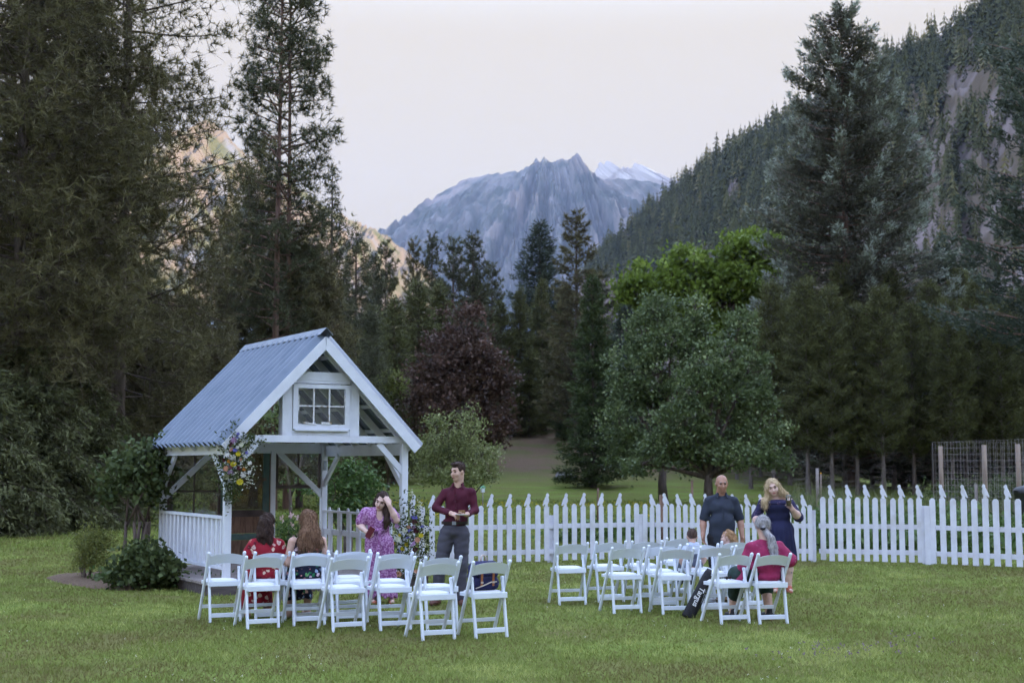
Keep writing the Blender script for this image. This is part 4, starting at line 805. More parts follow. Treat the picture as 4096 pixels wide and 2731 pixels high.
# finial midpoints in the photograph, heading, label
def z3(x, y): return (760 + x / 2.376, 1900 + y / 2.376)
def z4(x, y): return (1380 + x / 2.01, 1800 + y / 2.01)
def z5(x, y): return (2150 + x / 2.24, 2050 + y / 2.24)
CH = [
    ('L1', z3(353, 737), 26, 'white folding chair at the far left end of the back row'),
    ('L2', z3(709, 770), 25, 'white folding chair directly behind the woman in the red dress'),
    ('L2b', z3(772, 732), 25, 'white folding chair the woman in the red floral dress sits on'),
    ('L3', z3(1152, 755), 24, 'white folding chair directly behind the woman in the black floral dress'),
    ('L3b', z3(1160, 733), 25, 'white folding chair the woman in the black floral dress sits on'),
    ('L4', z3(1518, 787), 24, 'white folding chair right of the two seated women, nearest of three in line'),
    ('L4b', z3(1563, 741), 24, 'white folding chair right of the two seated women, middle of three in line'),
    ('L4c', z3(1553, 716), 24, 'white folding chair right of the two seated women, farthest of three in line'),
    ('L5', z4(410, 862), 24, 'white folding chair in front of the purple dress, the nearer of two'),
    ('L5b', z4(409, 827), 24, 'white folding chair in front of the purple dress, the farther of two'),
    ('L6', z4(762, 905), 24, 'white folding chair nearest the camera, left of the backpack chair'),
    ('L6b', z4(789, 860), 23, 'white folding chair at the feet of the man in burgundy'),
    ('L7', z4(1180, 896), 22, 'white folding chair with the navy backpack on its seat'),
    ('R1', z5(320, 274), 14, 'white folding chair at the far left end of the right hand group'),
    ('R2', z5(656, 260), 14, 'empty white folding chair second from the left in the far row of the right group'),
    ('R3', z5(804, 317), 14, 'white folding chair second from the left in the near row of the right group'),
    ('R4', z5(990, 254), 14, 'empty white folding chair by the fence corner in the right group'),
    ('R5', z5(1140, 294), 14, 'white folding chair in the middle of the right group, left of the small boy'),
    ('R6', z5(1253, 321), 14, 'white folding chair left of the leaning black tripod bag'),
    ('R7', z5(1285, 227), 16, 'white folding chair farthest back, in front left of the small boy'),
    ('R8', z5(1480, 280), 14, 'white folding chair the small boy sits on'),
    ('R9', z5(1603, 304), 14, 'white folding chair between the small boy and the tripod bag'),
    ('R10', z5(1795, 258), 14, 'white folding chair the small curly haired child sits on'),
    ('R13', z5(1912, 296), 15, 'white folding chair mostly hidden behind the woman in magenta'),
    ('R11', z5(1766, 369), 17, 'white folding chair the black tripod bag leans against'),
    ('R12', z5(2108, 368), 17, 'white folding chair the grey haired woman in magenta sits on'),
]
chair0 = build_chair(); SEAT = {}
for i, (key, (u, v), yaw, lb) in enumerate(CH):
    t = G(u, v, 0.785); a = math.radians(yaw); fw = Vector((-math.sin(a), math.cos(a), 0)); p = t + fw * 0.225; p.z = 0.005
    o = chair0 if i == 0 else copy_tree(chair0)
    jr = random.Random(i * 7 + 3); o.location = p; o.rotation_euler = (jr.uniform(-.012, .012), jr.uniform(-.012, .012), a + jr.uniform(-.05, .05)); o['label'] = lb; SEAT[key] = (Vector(p), a)

# ------------------------------------------------------------------ people: bodies, clothes and hair grown as smooth skins over limbs
def surface(prims, vox, k0=0.03, noise=None):
    """smooth union of capsules ('c', a, b, ra, rb[, k]) and ellipsoids ('e', c, r[, k[, R]]); 's' cuts an ellipsoid away"""
    lo, hi = np.full(3, 1e9), np.full(3, -1e9)
    for p in prims:
        if p[0] == 'c':
            for q, r in ((p[1], p[3]), (p[2], p[4])): lo = np.minimum(lo, np.array(q) - r); hi = np.maximum(hi, np.array(q) + r)
        elif p[0] == 'e': m = max(p[2]); lo = np.minimum(lo, np.array(p[1]) - (m if len(p) > 4 else np.array(p[2]))); hi = np.maximum(hi, np.array(p[1]) + (m if len(p) > 4 else np.array(p[2])))
    lo -= 3 * vox + .02; hi += 3 * vox + .02; n = np.ceil((hi - lo) / vox).astype(int) + 1
    f = np.full(n, 0.3, np.float32); ax = [lo[i] + vox * np.arange(n[i]) for i in range(3)]
    for p in prims:
        pad = 0.07
        if p[0] == 'c': a, b = np.array(p[1], float), np.array(p[2], float); rm = max(p[3], p[4]); l, h = np.minimum(a, b) - rm - pad, np.maximum(a, b) + rm + pad
        else: c = np.array(p[1], float); rr = np.array(p[2], float); m = rr if len(p) <= 4 else np.full(3, rr.max()); l, h = c - m - pad, c + m + pad
        i0 = np.clip(((l - lo) / vox).astype(int), 0, n - 1); i1 = np.clip(((h - lo) / vox).astype(int) + 2, 1, n); sl = tuple(slice(i0[i], i1[i]) for i in range(3))
        x, y, z = np.meshgrid(*[ax[i][sl[i]] for i in range(3)], indexing='ij', sparse=True)
        if p[0] == 'c':
            ba = b - a; L2 = max(1e-9, ba @ ba); t = np.clip(((x - a[0]) * ba[0] + (y - a[1]) * ba[1] + (z - a[2]) * ba[2]) / L2, 0, 1)
            d = np.sqrt((x - a[0] - t * ba[0]) ** 2 + (y - a[1] - t * ba[1]) ** 2 + (z - a[2] - t * ba[2]) ** 2) - (p[3] + (p[4] - p[3]) * t); kk = p[5] if len(p) > 5 else k0
        else:
            X, Y, Z = x - c[0], y - c[1], z - c[2]
            if len(p) > 4:
                M = np.array(p[4]).T; X, Y, Z = M[0, 0] * X + M[0, 1] * Y + M[0, 2] * Z, M[1, 0] * X + M[1, 1] * Y + M[1, 2] * Z, M[2, 0] * X + M[2, 1] * Y + M[2, 2] * Z
            k1 = np.sqrt((X / rr[0]) ** 2 + (Y / rr[1]) ** 2 + (Z / rr[2]) ** 2); k2 = np.sqrt((X / rr[0] ** 2) ** 2 + (Y / rr[1] ** 2) ** 2 + (Z / rr[2] ** 2) ** 2)
            d = k1 * (k1 - 1) / np.maximum(k2, 1e-6); kk = p[3] if len(p) > 3 and p[3] else k0
        g = f[sl]
        if p[0] == 's': f[sl] = np.maximum(g, -d)
        else: hh = np.clip(0.5 + 0.5 * (g - d) / kk, 0, 1); f[sl] = g * (1 - hh) + d * hh - kk * hh * (1 - hh)
    if noise is not None:
        x, y, z = np.meshgrid(*ax, indexing='ij', sparse=True); f = f + noise(x, y, z).astype(np.float32)
    # surface nets
    s = f < 0; nx, ny, nz = n; acc = np.zeros((nx - 1, ny - 1, nz - 1, 3), np.float32); cnt = np.zeros((nx - 1, ny - 1, nz - 1), np.float32)
    cor = lambda A, o: A[o[0]:nx - 1 + o[0], o[1]:ny - 1 + o[1], o[2]:nz - 1 + o[2]]
    for axn in range(3):
        o1, o2 = [q for q in range(3) if q != axn]
        for i in (0, 1):
            for j in (0, 1):
                a = [0, 0, 0]; a[o1] = i; a[o2] = j; b = list(a); b[axn] = 1; fa, fb = cor(f, a), cor(f, b); m = cor(s, a) != cor(s, b)
                t = np.where(m, fa / np.where(m, fa - fb, 1), 0); cnt += m
                acc[..., o1] += m * i; acc[..., o2] += m * j; acc[..., axn] += m * t
    act = cnt > 0; idx = np.full(act.shape, -1); idx[act] = np.arange(act.sum()); V = (np.argwhere(act) + acc[act] / cnt[act][:, None]) * vox + lo; Q = []
    for axn in range(3):
        o1, o2 = (axn + 1) % 3, (axn + 2) % 3; A = np.take(s, range(0, n[axn] - 1), axn); B = np.take(s, range(1, n[axn]), axn)
        e = np.argwhere(A != B); e = e[(e[:, o1] > 0) & (e[:, o2] > 0) & (e[:, o1] < n[o1] - 1) & (e[:, o2] < n[o2] - 1)]; fl = A[tuple(e.T)]
        q = []
        for i, j in ((0, 0), (1, 0), (1, 1), (0, 1)):
            c = e.copy(); c[:, o1] -= i; c[:, o2] -= j; q.append(idx[tuple(c.T)])
        q = np.stack(q, 1); q[~fl] = q[~fl][:, ::-1]; Q.append(q)
    return V, np.concatenate(Q)
def grow(name, prims, mat, parent, vox=0.009, k=0.03, noise=None, fuzz=None):
    V, F = surface(prims, vox, k, noise)
    if name == 'hair' and fuzz is None: fuzz = (1500, .05)
    if fuzz:                                            # loose strands lying over the hair, running down and out
        r = np.random.default_rng(int(abs(V[0].sum()) * 1e4) % 9999); f = F[r.integers(0, len(F), fuzz[0])]; C = V[f].mean(1); nn = unit(np.cross(V[f[:, 1]] - V[f[:, 0]], V[f[:, 2]] - V[f[:, 0]])); D = nn * .25 + r.normal(0, .22, C.shape); D[:, 2] -= .75
        bv, bf = blades(C - unit(D) * .01, D, fuzz[1] * r.uniform(.5, 1.3, len(C)), .005, r)
        me = np_mesh(name, np.concatenate([V, bv]), np.concatenate([np.concatenate([F[:, [0, 1, 2]], F[:, [0, 2, 3]]]), bf + len(V)]), mat, smooth=True); return link(name, me, parent)
    return link(name, np_mesh(name, V, F, mat, smooth=True), parent)
def folds(a, fx=18.0, fz=9.0, ph=0.0):
    return lambda x, y, z: a * (np.sin(fx * x * 1.3 + 2.2 * np.sin(fz * z + ph) + fx * 0.7 * y) * np.sin(fz * z * 1.7 + 1.5 * np.sin(fx * 0.6 * x + ph) + y * fx * .5))
def pleats(a, n, z1):
    return lambda x, y, z: a * np.sin(np.arctan2(y, x) * n + 2 * z) * np.clip((z1 - z) * 3, 0, 1)
def strands(a, fr=55.0):
    return lambda x, y, z: a * np.sin(fr * (x + 0.35 * y) + 3.0 * np.sin(11 * z + 6 * y)) * np.sin(fr * 0.7 * (y - 0.3 * x) + 2.0 * np.sin(9 * z))
def V3(*a): return np.array(a, float)
def lerp(a, b, t): return V3(*a) * (1 - t) + V3(*b) * t
def hand(w, d, n, curl=0.5, s=1.0, side=1):
    """palm, four fingers and a thumb from wrist w along d, palm facing n"""
    w, d, n = V3(*w), unit(V3(*d)), V3(*n); n = unit(n - d * (n @ d)); t = np.cross(d, n) * side; P = [('c', w, w + d * .03 * s, .024 * s, .028 * s, .02)]
    for i, L in enumerate((.036, .042, .040, .032)):
        b = w + d * .075 * s + t * (1.5 - i) * .021 * s; P.append(('c', w + d * .03 * s + t * (1.5 - i) * .012 * s, b, .016 * s, .0115 * s, .008))
        a1, a2 = curl * 0.7, curl * 1.7; d1 = d * math.cos(a1) + n * math.sin(a1); d2 = d * math.cos(a2) + n * math.sin(a2); m = b + d1 * L * s; P += [('c', b, m, .0105 * s, .0095 * s, .004), ('c', m, m + d2 * L * .95 * s, .0095 * s, .0075 * s, .004)]
    b = w + d * .025 * s + t * .026 * s; m = b + (d * .7 + t * .6 + n * .25) * .034 * s; P += [('c', b, m, .014 * s, .011 * s, .008), ('c', m, m + (d * .85 + t * .1 + n * .45) * .03 * s, .0105 * s, .009 * s, .004)]
    return P
def arm(sh, el, wr, r=(.047, .038, .026), hd=None, n=(0, 1, 0), curl=0.5, s=1.0, side=1):
    d = V3(*wr) - V3(*el) if hd is None else V3(*hd)
    return [('c', sh, el, r[0], r[1]), ('c', el, lerp(el, wr, .35), r[1], r[1] * 1.02), ('c', lerp(el, wr, .35), wr, r[1] * 1.0, r[2])] + hand(wr, d, n, curl, s, side)
def leg(hip, kn, an, r=(.085, .055, .036), toe=(0, 1, 0)):
    t = unit(V3(*toe)); a = V3(*an); f0 = V3(a[0], a[1], .035)
    return [('c', hip, kn, r[0], r[1]), ('c', kn, lerp(kn, an, .35), r[1], r[1] * 1.0), ('c', lerp(kn, an, .35), an, r[1] * .98, r[2]), ('c', a, f0 - t * .035, r[2], .034), ('c', f0 - t * .03, f0 + t * .15, .036, .028)]
def yoke(nk, sR, sL, r=.05, z=.0):
    n = V3(*nk) - V3(0, 0, .03); return [('c', n, V3(*sR) + V3(0, 0, z), r, r * .92), ('c', n, V3(*sL) + V3(0, 0, z), r, r * .92)]
class Head:
    def __init__(s, c, yaw=0, tilt=0, nod=0, sc=1.0):
        """yaw turns to the figure's left, tilt leans to its right, nod looks down"""
        s.c = V3(*c); s.sc = sc; s.R = np.array(Matrix.Rotation(yaw, 3, 'Z') @ Matrix.Rotation(tilt, 3, 'Y') @ Matrix.Rotation(-nod, 3, 'X'))
    def p(s, x, y, z): return s.c + s.R @ (V3(x, y, z) * s.sc)
    def e(s, c, r, k=0.02): return ('e', s.p(*c), [a * s.sc for a in r], k, s.R)
    def cut(s, c, r): return ('s', s.p(*c), [a * s.sc for a in r], 0, s.R)
    def skin(s, neck, rn=.056, fat=1.0):
        q = s.sc; return [s.e((0, -.012, .022), (.074 * fat, .094, .092)), s.e((0, .025, -.042), (.058 * fat, .068, .074)), s.e((0, .062, -.098), (.026 * fat, .024, .02)), ('c', s.p(0, .088, .008), s.p(0, .110, -.036), .010 * q, .0135 * q, .012), ('c', s.p(-.036, .084, .026), s.p(.036, .084, .026), .011 * q, .011 * q, .015), s.e((.036 * fat, .06, -.034), (.027, .027, .028)), s.e((-.036 * fat, .06, -.034), (.027, .027, .028)), s.e((.076 * fat, -.006, -.012), (.009, .019, .031), .006), s.e((-.076 * fat, -.006, -.012), (.009, .019, .031), .006), ('c', s.p(0, -.022, -.07), neck, rn * q, rn * 1.12 * q, .03)]
    def face(s, par, brow, lip, eye):
        q = s.sc; Rm = Matrix(s.R.tolist())
        for x in (-.032, .032):
            MB().ell(s.p(x, .083, .003), (.015 * q, .010 * q, .0085 * q), Rm, 10, 6).build('eye', eye, par)
            MB().tube([s.p(x * .55, .097, .024), s.p(x, .097, .03), s.p(x * 1.5, .087, .024)], .0042 * q, 5).build('eyebrow', brow, par)
        MB().ell(s.p(0, .091, -.069), (.025 * q, .012 * q, .0085 * q), Rm, 10, 6).build('lips', lip, par)

M_skin = pbr('fair_skin', (0.60, 0.39, 0.31), (0.52, 0.32, 0.25), 18, 0.5, spec=0.35); M_skin2 = pbr('tanned_skin', (0.42, 0.23, 0.165), (0.34, 0.175, 0.12), 14, 0.45, spec=0.4); M_skin3 = pbr('pale_skin', (0.66, 0.46, 0.40), (0.58, 0.38, 0.32), 18, 0.5, spec=0.35)
M_eye = pbr('dark_eye', (0.05, 0.035, 0.03), rough=0.3); M_lip = pbr('lips', (0.38, 0.14, 0.13), rough=0.4); M_lip2 = pbr('muted_lips', (0.32, 0.15, 0.12), rough=0.5)
def hair_mat(n, a, b): return pbr(n, a, b, 30, 0.55, 0.5, 60, stretch=(2.5, 2.5, 0.5), spec=0.2, lo=0.35, hi=0.65)
M_hbrown = hair_mat('dark_brown_hair', (0.022, 0.012, 0.01), (0.06, 0.034, 0.026)); M_haub = hair_mat('chestnut_hair', (0.09, 0.045, 0.026), (0.26, 0.15, 0.09)); M_hblond = hair_mat('blonde_hair', (0.36, 0.25, 0.13), (0.68, 0.54, 0.36)); M_hgrey = hair_mat('grey_hair', (0.20, 0.19, 0.20), (0.50, 0.48, 0.50)); M_hboy = hair_mat('boy_brown_hair', (0.05, 0.03, 0.024), (0.10, 0.062, 0.048)); M_hgirl = hair_mat('strawberry_blonde_hair', (0.30, 0.17, 0.085), (0.52, 0.33, 0.18))
M_shirt = pbr('burgundy_cotton', (0.085, 0.014, 0.030), (0.060, 0.009, 0.022), 6, 0.75, 0.2, 90, spec=0.2); M_trous = pbr('grey_trousers', (0.085, 0.083, 0.105), (0.062, 0.06, 0.08), 6, 0.8, 0.2, 90, spec=0.15); M_belt = pbr('dark_belt_leather', (0.022, 0.018, 0.017), rough=0.4); M_shoe = pbr('brown_leather', (0.10, 0.042, 0.035), (0.14, 0.06, 0.05), 10, 0.4); M_slate = pbr('slate_blue_cotton', (0.040, 0.048, 0.072), (0.029, 0.036, 0.055), 6, 0.75, 0.2, 90, spec=0.2); M_blacktr = pbr('black_cotton', (0.018, 0.018, 0.024), rough=0.8); M_blackshoe = pbr('black_shoe', (0.02, 0.02, 0.024), rough=0.5); M_sandal = pbr('coral_sandal', (0.42, 0.12, 0.08), rough=0.5)
M_navy = pbr('navy_jersey', (0.018, 0.020, 0.062), (0.012, 0.013, 0.042), 5, 0.75, 0.15, 90, spec=0.2); M_lace = pbr('navy_lace', (0.018, 0.018, 0.062), (0.12, 0.075, 0.15), 34, 0.75, 0.4, 60, lo=0.55, hi=0.66); M_vest = pbr('grey_vest', (0.11, 0.12, 0.16), (0.085, 0.095, 0.13), 8, 0.8); M_pale = pbr('pale_blue_shirt', (0.50, 0.56, 0.70), (0.44, 0.50, 0.64), 8, 0.7)
M_purple = pbr('speckled_purple_cotton', (0.20, 0.055, 0.19), (0.46, 0.26, 0.46), 42, 0.7, 0.1, 60, lo=0.42, hi=0.6, detail=2); M_batik = pbr('magenta_batik', (0.20, 0.012, 0.055), (0.33, 0.025, 0.10), 9, 0.7, 0.2, 40, lo=0.35, hi=0.65, c3=(0.45, 0.22, 0.30), s3=14, f3=(0.66, 0.72)); M_shorts = pbr('dark_green_cotton', (0.014, 0.035, 0.026), (0.03, 0.05, 0.05), 12, 0.8)
def floral(name, base, cols, scale, size, core):
    m, nt, out = _mat(name); N, L = nt.nodes, nt.links; b = N.new('ShaderNodeBsdfPrincipled'); b.inputs['Roughness'].default_value = 0.75; b.inputs['Specular IOR Level'].default_value = 0.2; L.new(b.outputs[0], out.inputs[0])
    tc = N.new('ShaderNodeTexCoord'); ns = N.new('ShaderNodeTexNoise'); ns.inputs['Scale'].default_value = scale * 2.2; L.new(tc.outputs['Object'], ns.inputs['Vector']); ad = N.new('ShaderNodeMix'); ad.data_type = 'RGBA'; ad.blend_type = 'ADD'; ad.inputs[0].default_value = 0.035; L.new(tc.outputs['Object'], ad.inputs[6]); L.new(ns.outputs['Color'], ad.inputs[7])
    v = N.new('ShaderNodeTexVoronoi'); v.inputs['Scale'].default_value = scale; L.new(ad.outputs[2], v.inputs['Vector']); sp = N.new('ShaderNodeSeparateColor'); L.new(v.outputs['Color'], sp.inputs[0])
    cr = N.new('ShaderNodeValToRGB'); cr.color_ramp.interpolation = 'CONSTANT'; e = cr.color_ramp.elements
    for i, c in enumerate(cols):
        q = e[i] if i < 2 else e.new(i / len(cols)); q.position = i / len(cols); q.color = rgba(c)
    L.new(sp.outputs[0], cr.inputs[0]); pos = v.outputs['Distance']
    def less(t):
        r = N.new('ShaderNodeMapRange'); r.inputs[1].default_value = t + .03; r.inputs[2].default_value = t - .03; L.new(pos, r.inputs[0]); return r.outputs[0]
    x = N.new('ShaderNodeMix'); x.data_type = 'RGBA'; x.inputs[6].default_value = rgba(base); L.new(cr.outputs[0], x.inputs[7]); L.new(less(size), x.inputs[0])
    y = N.new('ShaderNodeMix'); y.data_type = 'RGBA'; L.new(x.outputs[2], y.inputs[6]); y.inputs[7].default_value = rgba(core); L.new(less(size * 0.3), y.inputs[0]); L.new(y.outputs[2], b.inputs['Base Color']); return m
M_redfl = floral('red_floral_cotton', (0.27, 0.014, 0.028), [(0.27, .014, .028), (0.66, .52, .40), (0.27, .014, .028), (.62, .46, .42), (0.10, .01, .02), (0.30, .015, .03)], 17, 0.42, (0.30, 0.16, 0.10))
M_blkfl = floral('black_floral_cotton', (0.012, 0.014, 0.030), [(0.60, .25, .24), (0.02, .16, .06), (0.012, .014, .03), (.68, .52, .58), (0.10, .28, .10), (0.64, .36, .30), (0.012, .014, .03), (.30, .40, .55)], 21, 0.46, (0.55, 0.30, 0.22))

def wr(u0, s):
    """photo column offset -> metres to the figure's right when it faces the camera"""
    return lambda u: -(u - u0) / s
def hz(s): return lambda v: EYE - (v - 1863) / s

# ---- the man in the burgundy shirt
t = thing('person', 'man in burgundy shirt and grey trousers holding a small plate', 'person', G(1800, 2421), math.pi - .12)
hd = Head((-.10, .02, 1.70), -.62, .02, .08, 1.0); nk = (-.10, -.01, 1.50)
sR, eR, wR = (.075, -.01, 1.43), (.185, .04, 1.235), (-.045, .225, 1.175); sL, eL, wL = (-.275, -.01, 1.43), (-.315, .0, 1.21), (-.255, .21, 1.165)
body = hd.skin(nk) + [('e', (-.10, 0, 1.33), (.13, .085, .16)), ('e', (-.07, 0, 1.10), (.12, .085, .2)), ('e', (-.055, 0, .93), (.12, .085, .10))] + yoke(nk, sR, sL, .035, -.02) + arm(sR, eR, wR, (.036, .034, .027), (-.8, .55, -.2), (-.3, -.2, -1), 0.8, 1.05, 1) + arm(sL, eL, wL, (.036, .034, .027), (.45, .8, -.1), (0, .1, 1), 0.5, 1.05, 1) + leg((.04, 0, .92), (.12, .03, .52), (.175, -.02, .09), (.07, .05, .04), (.25, 1, 0)) + leg((-.15, 0, .92), (-.15, .03, .52), (-.145, .0, .09), (.07, .05, .04), (-.3, 1, 0))
grow('body', body, M_skin, t, 0.0105, .02); hd.face(t, M_hbrown, M_lip2, M_eye)
shirt = [('e', (-.10, -.005, 1.35), (.168, .118, .15)), ('e', (-.085, .0, 1.18), (.152, .118, .2)), ('e', (-.06, 0, 1.06), (.155, .12, .08))] + yoke(nk, sR, sL, .052, 0) + [('c', sR, eR, .056, .05), ('c', eR, lerp(eR, wR, .86), .05, .04), ('c', sL, eL, .056, .05), ('c', eL, lerp(eL, wL, .86), .05, .04), ('c', (-.10, -.03, 1.50), (-.10, -.035, 1.545), .075, .066), ('s', (-.10, .07, 1.55), (.035, .06, .06))]
sh = grow('shirt', shirt, M_shirt, t, 0.011, .028, folds(.006, 20, 14)); hd_c = grow('collar', [('c', (-.04, .05, 1.535), (-.02, .085, 1.485), .016, .012), ('c', (-.16, .05, 1.535), (-.175, .085, 1.485), .016, .012), ('c', (-.04, .05, 1.535), (-.045, -.05, 1.56), .014, .014), ('c', (-.16, .05, 1.535), (-.155, -.05, 1.56), .014, .014)], M_shirt, t, 0.008, .01)
MB().box((-.088, .127, 1.27), (.022, .004, .42), Matrix.Rotation(.05, 3, 'Y')).build('button_placket', M_shirt, t)
for zz in (1.16, 1.24, 1.32, 1.40): MB().ell((-.09, .134, zz), .006, None, 6, 4).build('button', M_belt, t)
grow('trousers', [('e', (-.055, 0, .95), (.165, .125, .12)), ('c', (.035, 0, .90), (.12, .03, .52), .108, .080), ('c', (.12, .03, .52), (.17, -.015, .11), .080, .066), ('c', (-.145, 0, .90), (-.15, .03, .52), .108, .080), ('c', (-.15, .03, .52), (-.145, .0, .11), .080, .066)], M_trous, t, 0.013, .03, folds(.006, 14, 22, 1.0))
V = []; bel = MB(); nb_ = 24
for k in range(nb_): a = 6.2832 * k / nb_; V += [(-.057 + .172 * math.cos(a), .13 * math.sin(a), 1.03), (-.057 + .172 * math.cos(a), .13 * math.sin(a), 1.068)]
bel.add(V, [(2 * k, 2 * ((k + 1) % nb_), 2 * ((k + 1) % nb_) + 1, 2 * k + 1) for k in range(nb_)], 0, True); bl = bel.build('belt', M_belt, t); MB().box((-.07, .136, 1.049), (.05, .012, .045)).build('buckle', M_cap, bl)
for ax_, tx in ((.175, .25), (-.145, -.3)):
    q = unit(V3(tx, 1, 0)); a = V3(ax_, -.015, .05); grow('shoe', [('c', a - q * .035, a + q * .16 - V3(0, 0, .012), .048, .036), ('c', a, a + V3(0, 0, .06), .05, .046)], M_shoe, t, .011, .02)
hs = [hd.e((0, -.022, .04), (.083, .098, .088)), hd.e((0, .045, .098), (.062, .05, .028)), hd.cut((0, .115, -.035), (.1, .08, .105)), hd.cut((0, .0, -.12), (.12, .2, .075))]
grow('hair', hs, M_hbrown, t, .009, .02, strands(.004), (700, .022))
pl = thing('dessert_plate', 'small white plate with a square of cake held by the man in burgundy', 'plate', t.matrix_basis @ Vector((-.195, .30, 1.155)), math.pi)
lathe([(0, 0), (.05, 0), (.085, .012), (.085, .016), (.05, .005), (0, .005)], 20).build('plate', pbr('white_china', (.75, .75, .78), rough=.3), pl)
ck = thing('cake_slice', 'brown square of cake on the small white plate', 'cake', t.matrix_basis @ Vector((-.195, .30, 1.163)), math.pi + .4)
MB().box((0, 0, .022), (.07, .05, .044)).build('cake', pbr('brown_cake', (.16, .085, .03), (.26, .15, .06), 30, .9, .5), ck); MB().box((0, 0, .048), (.072, .052, .008)).build('icing', pbr('caramel_icing', (.34, .2, .08), rough=.5), ck)

# ---- the woman in the purple dress, one hand to her forehead
s_ = 311; X = wr(1530, s_); Z = hz(s_)
t = thing('person', 'woman in purple wrap dress pressing a hand to her forehead', 'person', G(1530, 2412), math.pi + .05)
hd = Head((X(1523), .05, Z(2003)), -.15, -.30, .28, .98); nk = (X(1518), -.01, Z(2038))
sR, eR, wR = (X(1459), -.01, Z(2048)), (X(1434), -.03, Z(2100)), (X(1466), .13, Z(2126)); sL, eL, wL = (X(1562), -.01, Z(2048)), (X(1584), .10, Z(2080)), (X(1556), .17, Z(2020))
tor = [('e', (X(1512), 0, Z(2070)), (.125, .085, .14)), ('e', (X(1512), .0, Z(2120)), (.105, .08, .13)), ('e', (X(1514), 0, Z(2165)), (.14, .10, .12))]
body = hd.skin(nk, .05) + tor + arm(sR, eR, wR, (.046, .042, .027), (-.9, .3, -.5), (0, 1, 0), 0.9, .95, -1) + arm(sL, eL, wL, (.046, .04, .026), (.35, -.15, .9), (.3, -1, 0), 0.45, .95, -1) + leg((X(1490), 0, .75), (X(1498), .03, .40), (X(1500), -.02, .08), (.08, .052, .034), (.1, 1, 0)) + leg((X(1540), 0, .75), (X(1556), .03, .40), (X(1566), .0, .08), (.08, .052, .034), (-.1, 1, 0)) + yoke(nk, sR, sL, .042, -.01)
grow('body', body, M_skin3, t, 0.0105, .02); hd.face(t, M_hbrown, M_lip, M_eye)
hem = .10
dress = [('e', (X(1512), .005, Z(2075)), (.16, .122, .15)), ('c', (X(1515), -.02, Z(2040)), sR, .05, .048), ('c', (X(1515), -.02, Z(2040)), sL, .05, .048), ('e', (X(1512), 0, Z(2120)), (.142, .11, .12)), ('e', (X(1514), 0, Z(2170)), (.18, .135, .16)), ('c', sR, lerp(sR, eR, .72), .062, .076), ('c', sL, lerp(sL, eL, .72), .060, .072), ('c', (X(1502), 0, Z(2180)), (X(1500), .0, hem), .14, .15), ('c', (X(1528), 0, Z(2180)), (X(1540), .02, hem), .14, .16), ('s', (X(1518), .13, Z(2048)), (.055, .09, .135)), ('s', (X(1518), 0, hem - .20), (.6, .5, .2))]
grow('dress', dress, M_purple, t, 0.013, .04, lambda x, y, z: folds(.004, 22, 16)(x, y, z) + pleats(.014, 13, .85)(x, y, z))
grow('sash', [('c', (X(1478), .085, Z(2124)), (X(1520), .13, Z(2120)), .02, .026), ('c', (X(1520), .13, Z(2120)), (X(1549), .07, Z(2120)), .026, .02), ('c', (X(1518), .135, Z(2122)), (X(1514), .16, Z(2210)), .022, .03)], M_purple, t, .009, .015)
for u in (1500, 1566): q = V3(X(u), .0, .03); grow('shoe', [('c', q - V3(0, .03, 0), q + V3(0, .14, -.008), .036, .03)], M_sandal, t, .011, .02)
hs = [hd.e((0, -.025, .035), (.085, .1, .092)), ('c', hd.p(.07, -.01, -.02), hd.p(.07, -.04, -.12), .035, .03), ('c', hd.p(-.075, .0, -.0), (X(1545), .06, Z(2050)), .036, .05), ('c', (X(1545), .06, Z(2050)), (X(1547), .11, Z(2085)), .05, .042), ('c', (X(1547), .11, Z(2085)), (X(1540), .12, Z(2110)), .04, .022), ('c', hd.p(0, -.09, -.02), (X(1530), -.11, Z(2070)), .06, .07), hd.cut((.005, .105, -.035), (.07, .09, .105))]
grow('hair', hs, M_haub if False else M_hbrown, t, .009, .025, strands(.005))
ph = tag(MB().box((0, 0, 0), (.075, .012, .15), Matrix.Rotation(.5, 3, 'Y')).build('phone_wallet', pbr('dark_red_leather', (.10, .012, .018), rough=.5), None, t.matrix_basis @ Vector((X(1480), .185, Z(2128)))), 'dark red phone wallet in the hand of the woman in purple', 'phone')

# ---- the bald man in the slate shirt
s_ = 271; X = wr(2890, s_); Z = hz(s_); tb = at(2890, 2344, 21.0); 
t = thing('person', 'bald man in a dark slate short sleeved shirt facing the camera', 'person', (tb.x, 21.0, 0), math.pi)
hd = Head((X(2890), .06, Z(1931) ), .04, 0.02, .14, 1.06); nk = (0, -.01, Z(1975))
sR, eR, wR = (X(2841), -.01, Z(2000)), (X(2818), -.02, Z(2078)), (X(2812), .09, Z(2135)); sL, eL, wL = (X(2940), -.01, Z(2000)), (X(2964), -.02, Z(2078)), (X(2967), .08, Z(2135))
tor = [('e', (0, 0, Z(2025)), (.15, .10, .16)), ('e', (0, .03, Z(2090)), (.15, .12, .18)), ('e', (0, 0, Z(2150)), (.14, .11, .12))] + yoke(nk, sR, sL, .045, -.02)
body = hd.skin(nk, .066, 1.08) + tor + arm(sR, eR, wR, (.05, .048, .033), (0, .3, -1), (-.6, .4, 0), .5, 1.05, 1) + arm(sL, eL, wL, (.05, .048, .033), (0, .3, -1), (.6, .4, 0), .5, 1.05, -1) + leg((.1, 0, .76), (.11, .02, .43), (.12, -.02, .08), (.1, .062, .042)) + leg((-.1, 0, .76), (-.11, .02, .43), (-.12, -.02, .08), (.1, .062, .042))
grow('body', body, M_skin2, t, .011, .02); hd.face(t, M_hgrey, M_lip2, M_eye)
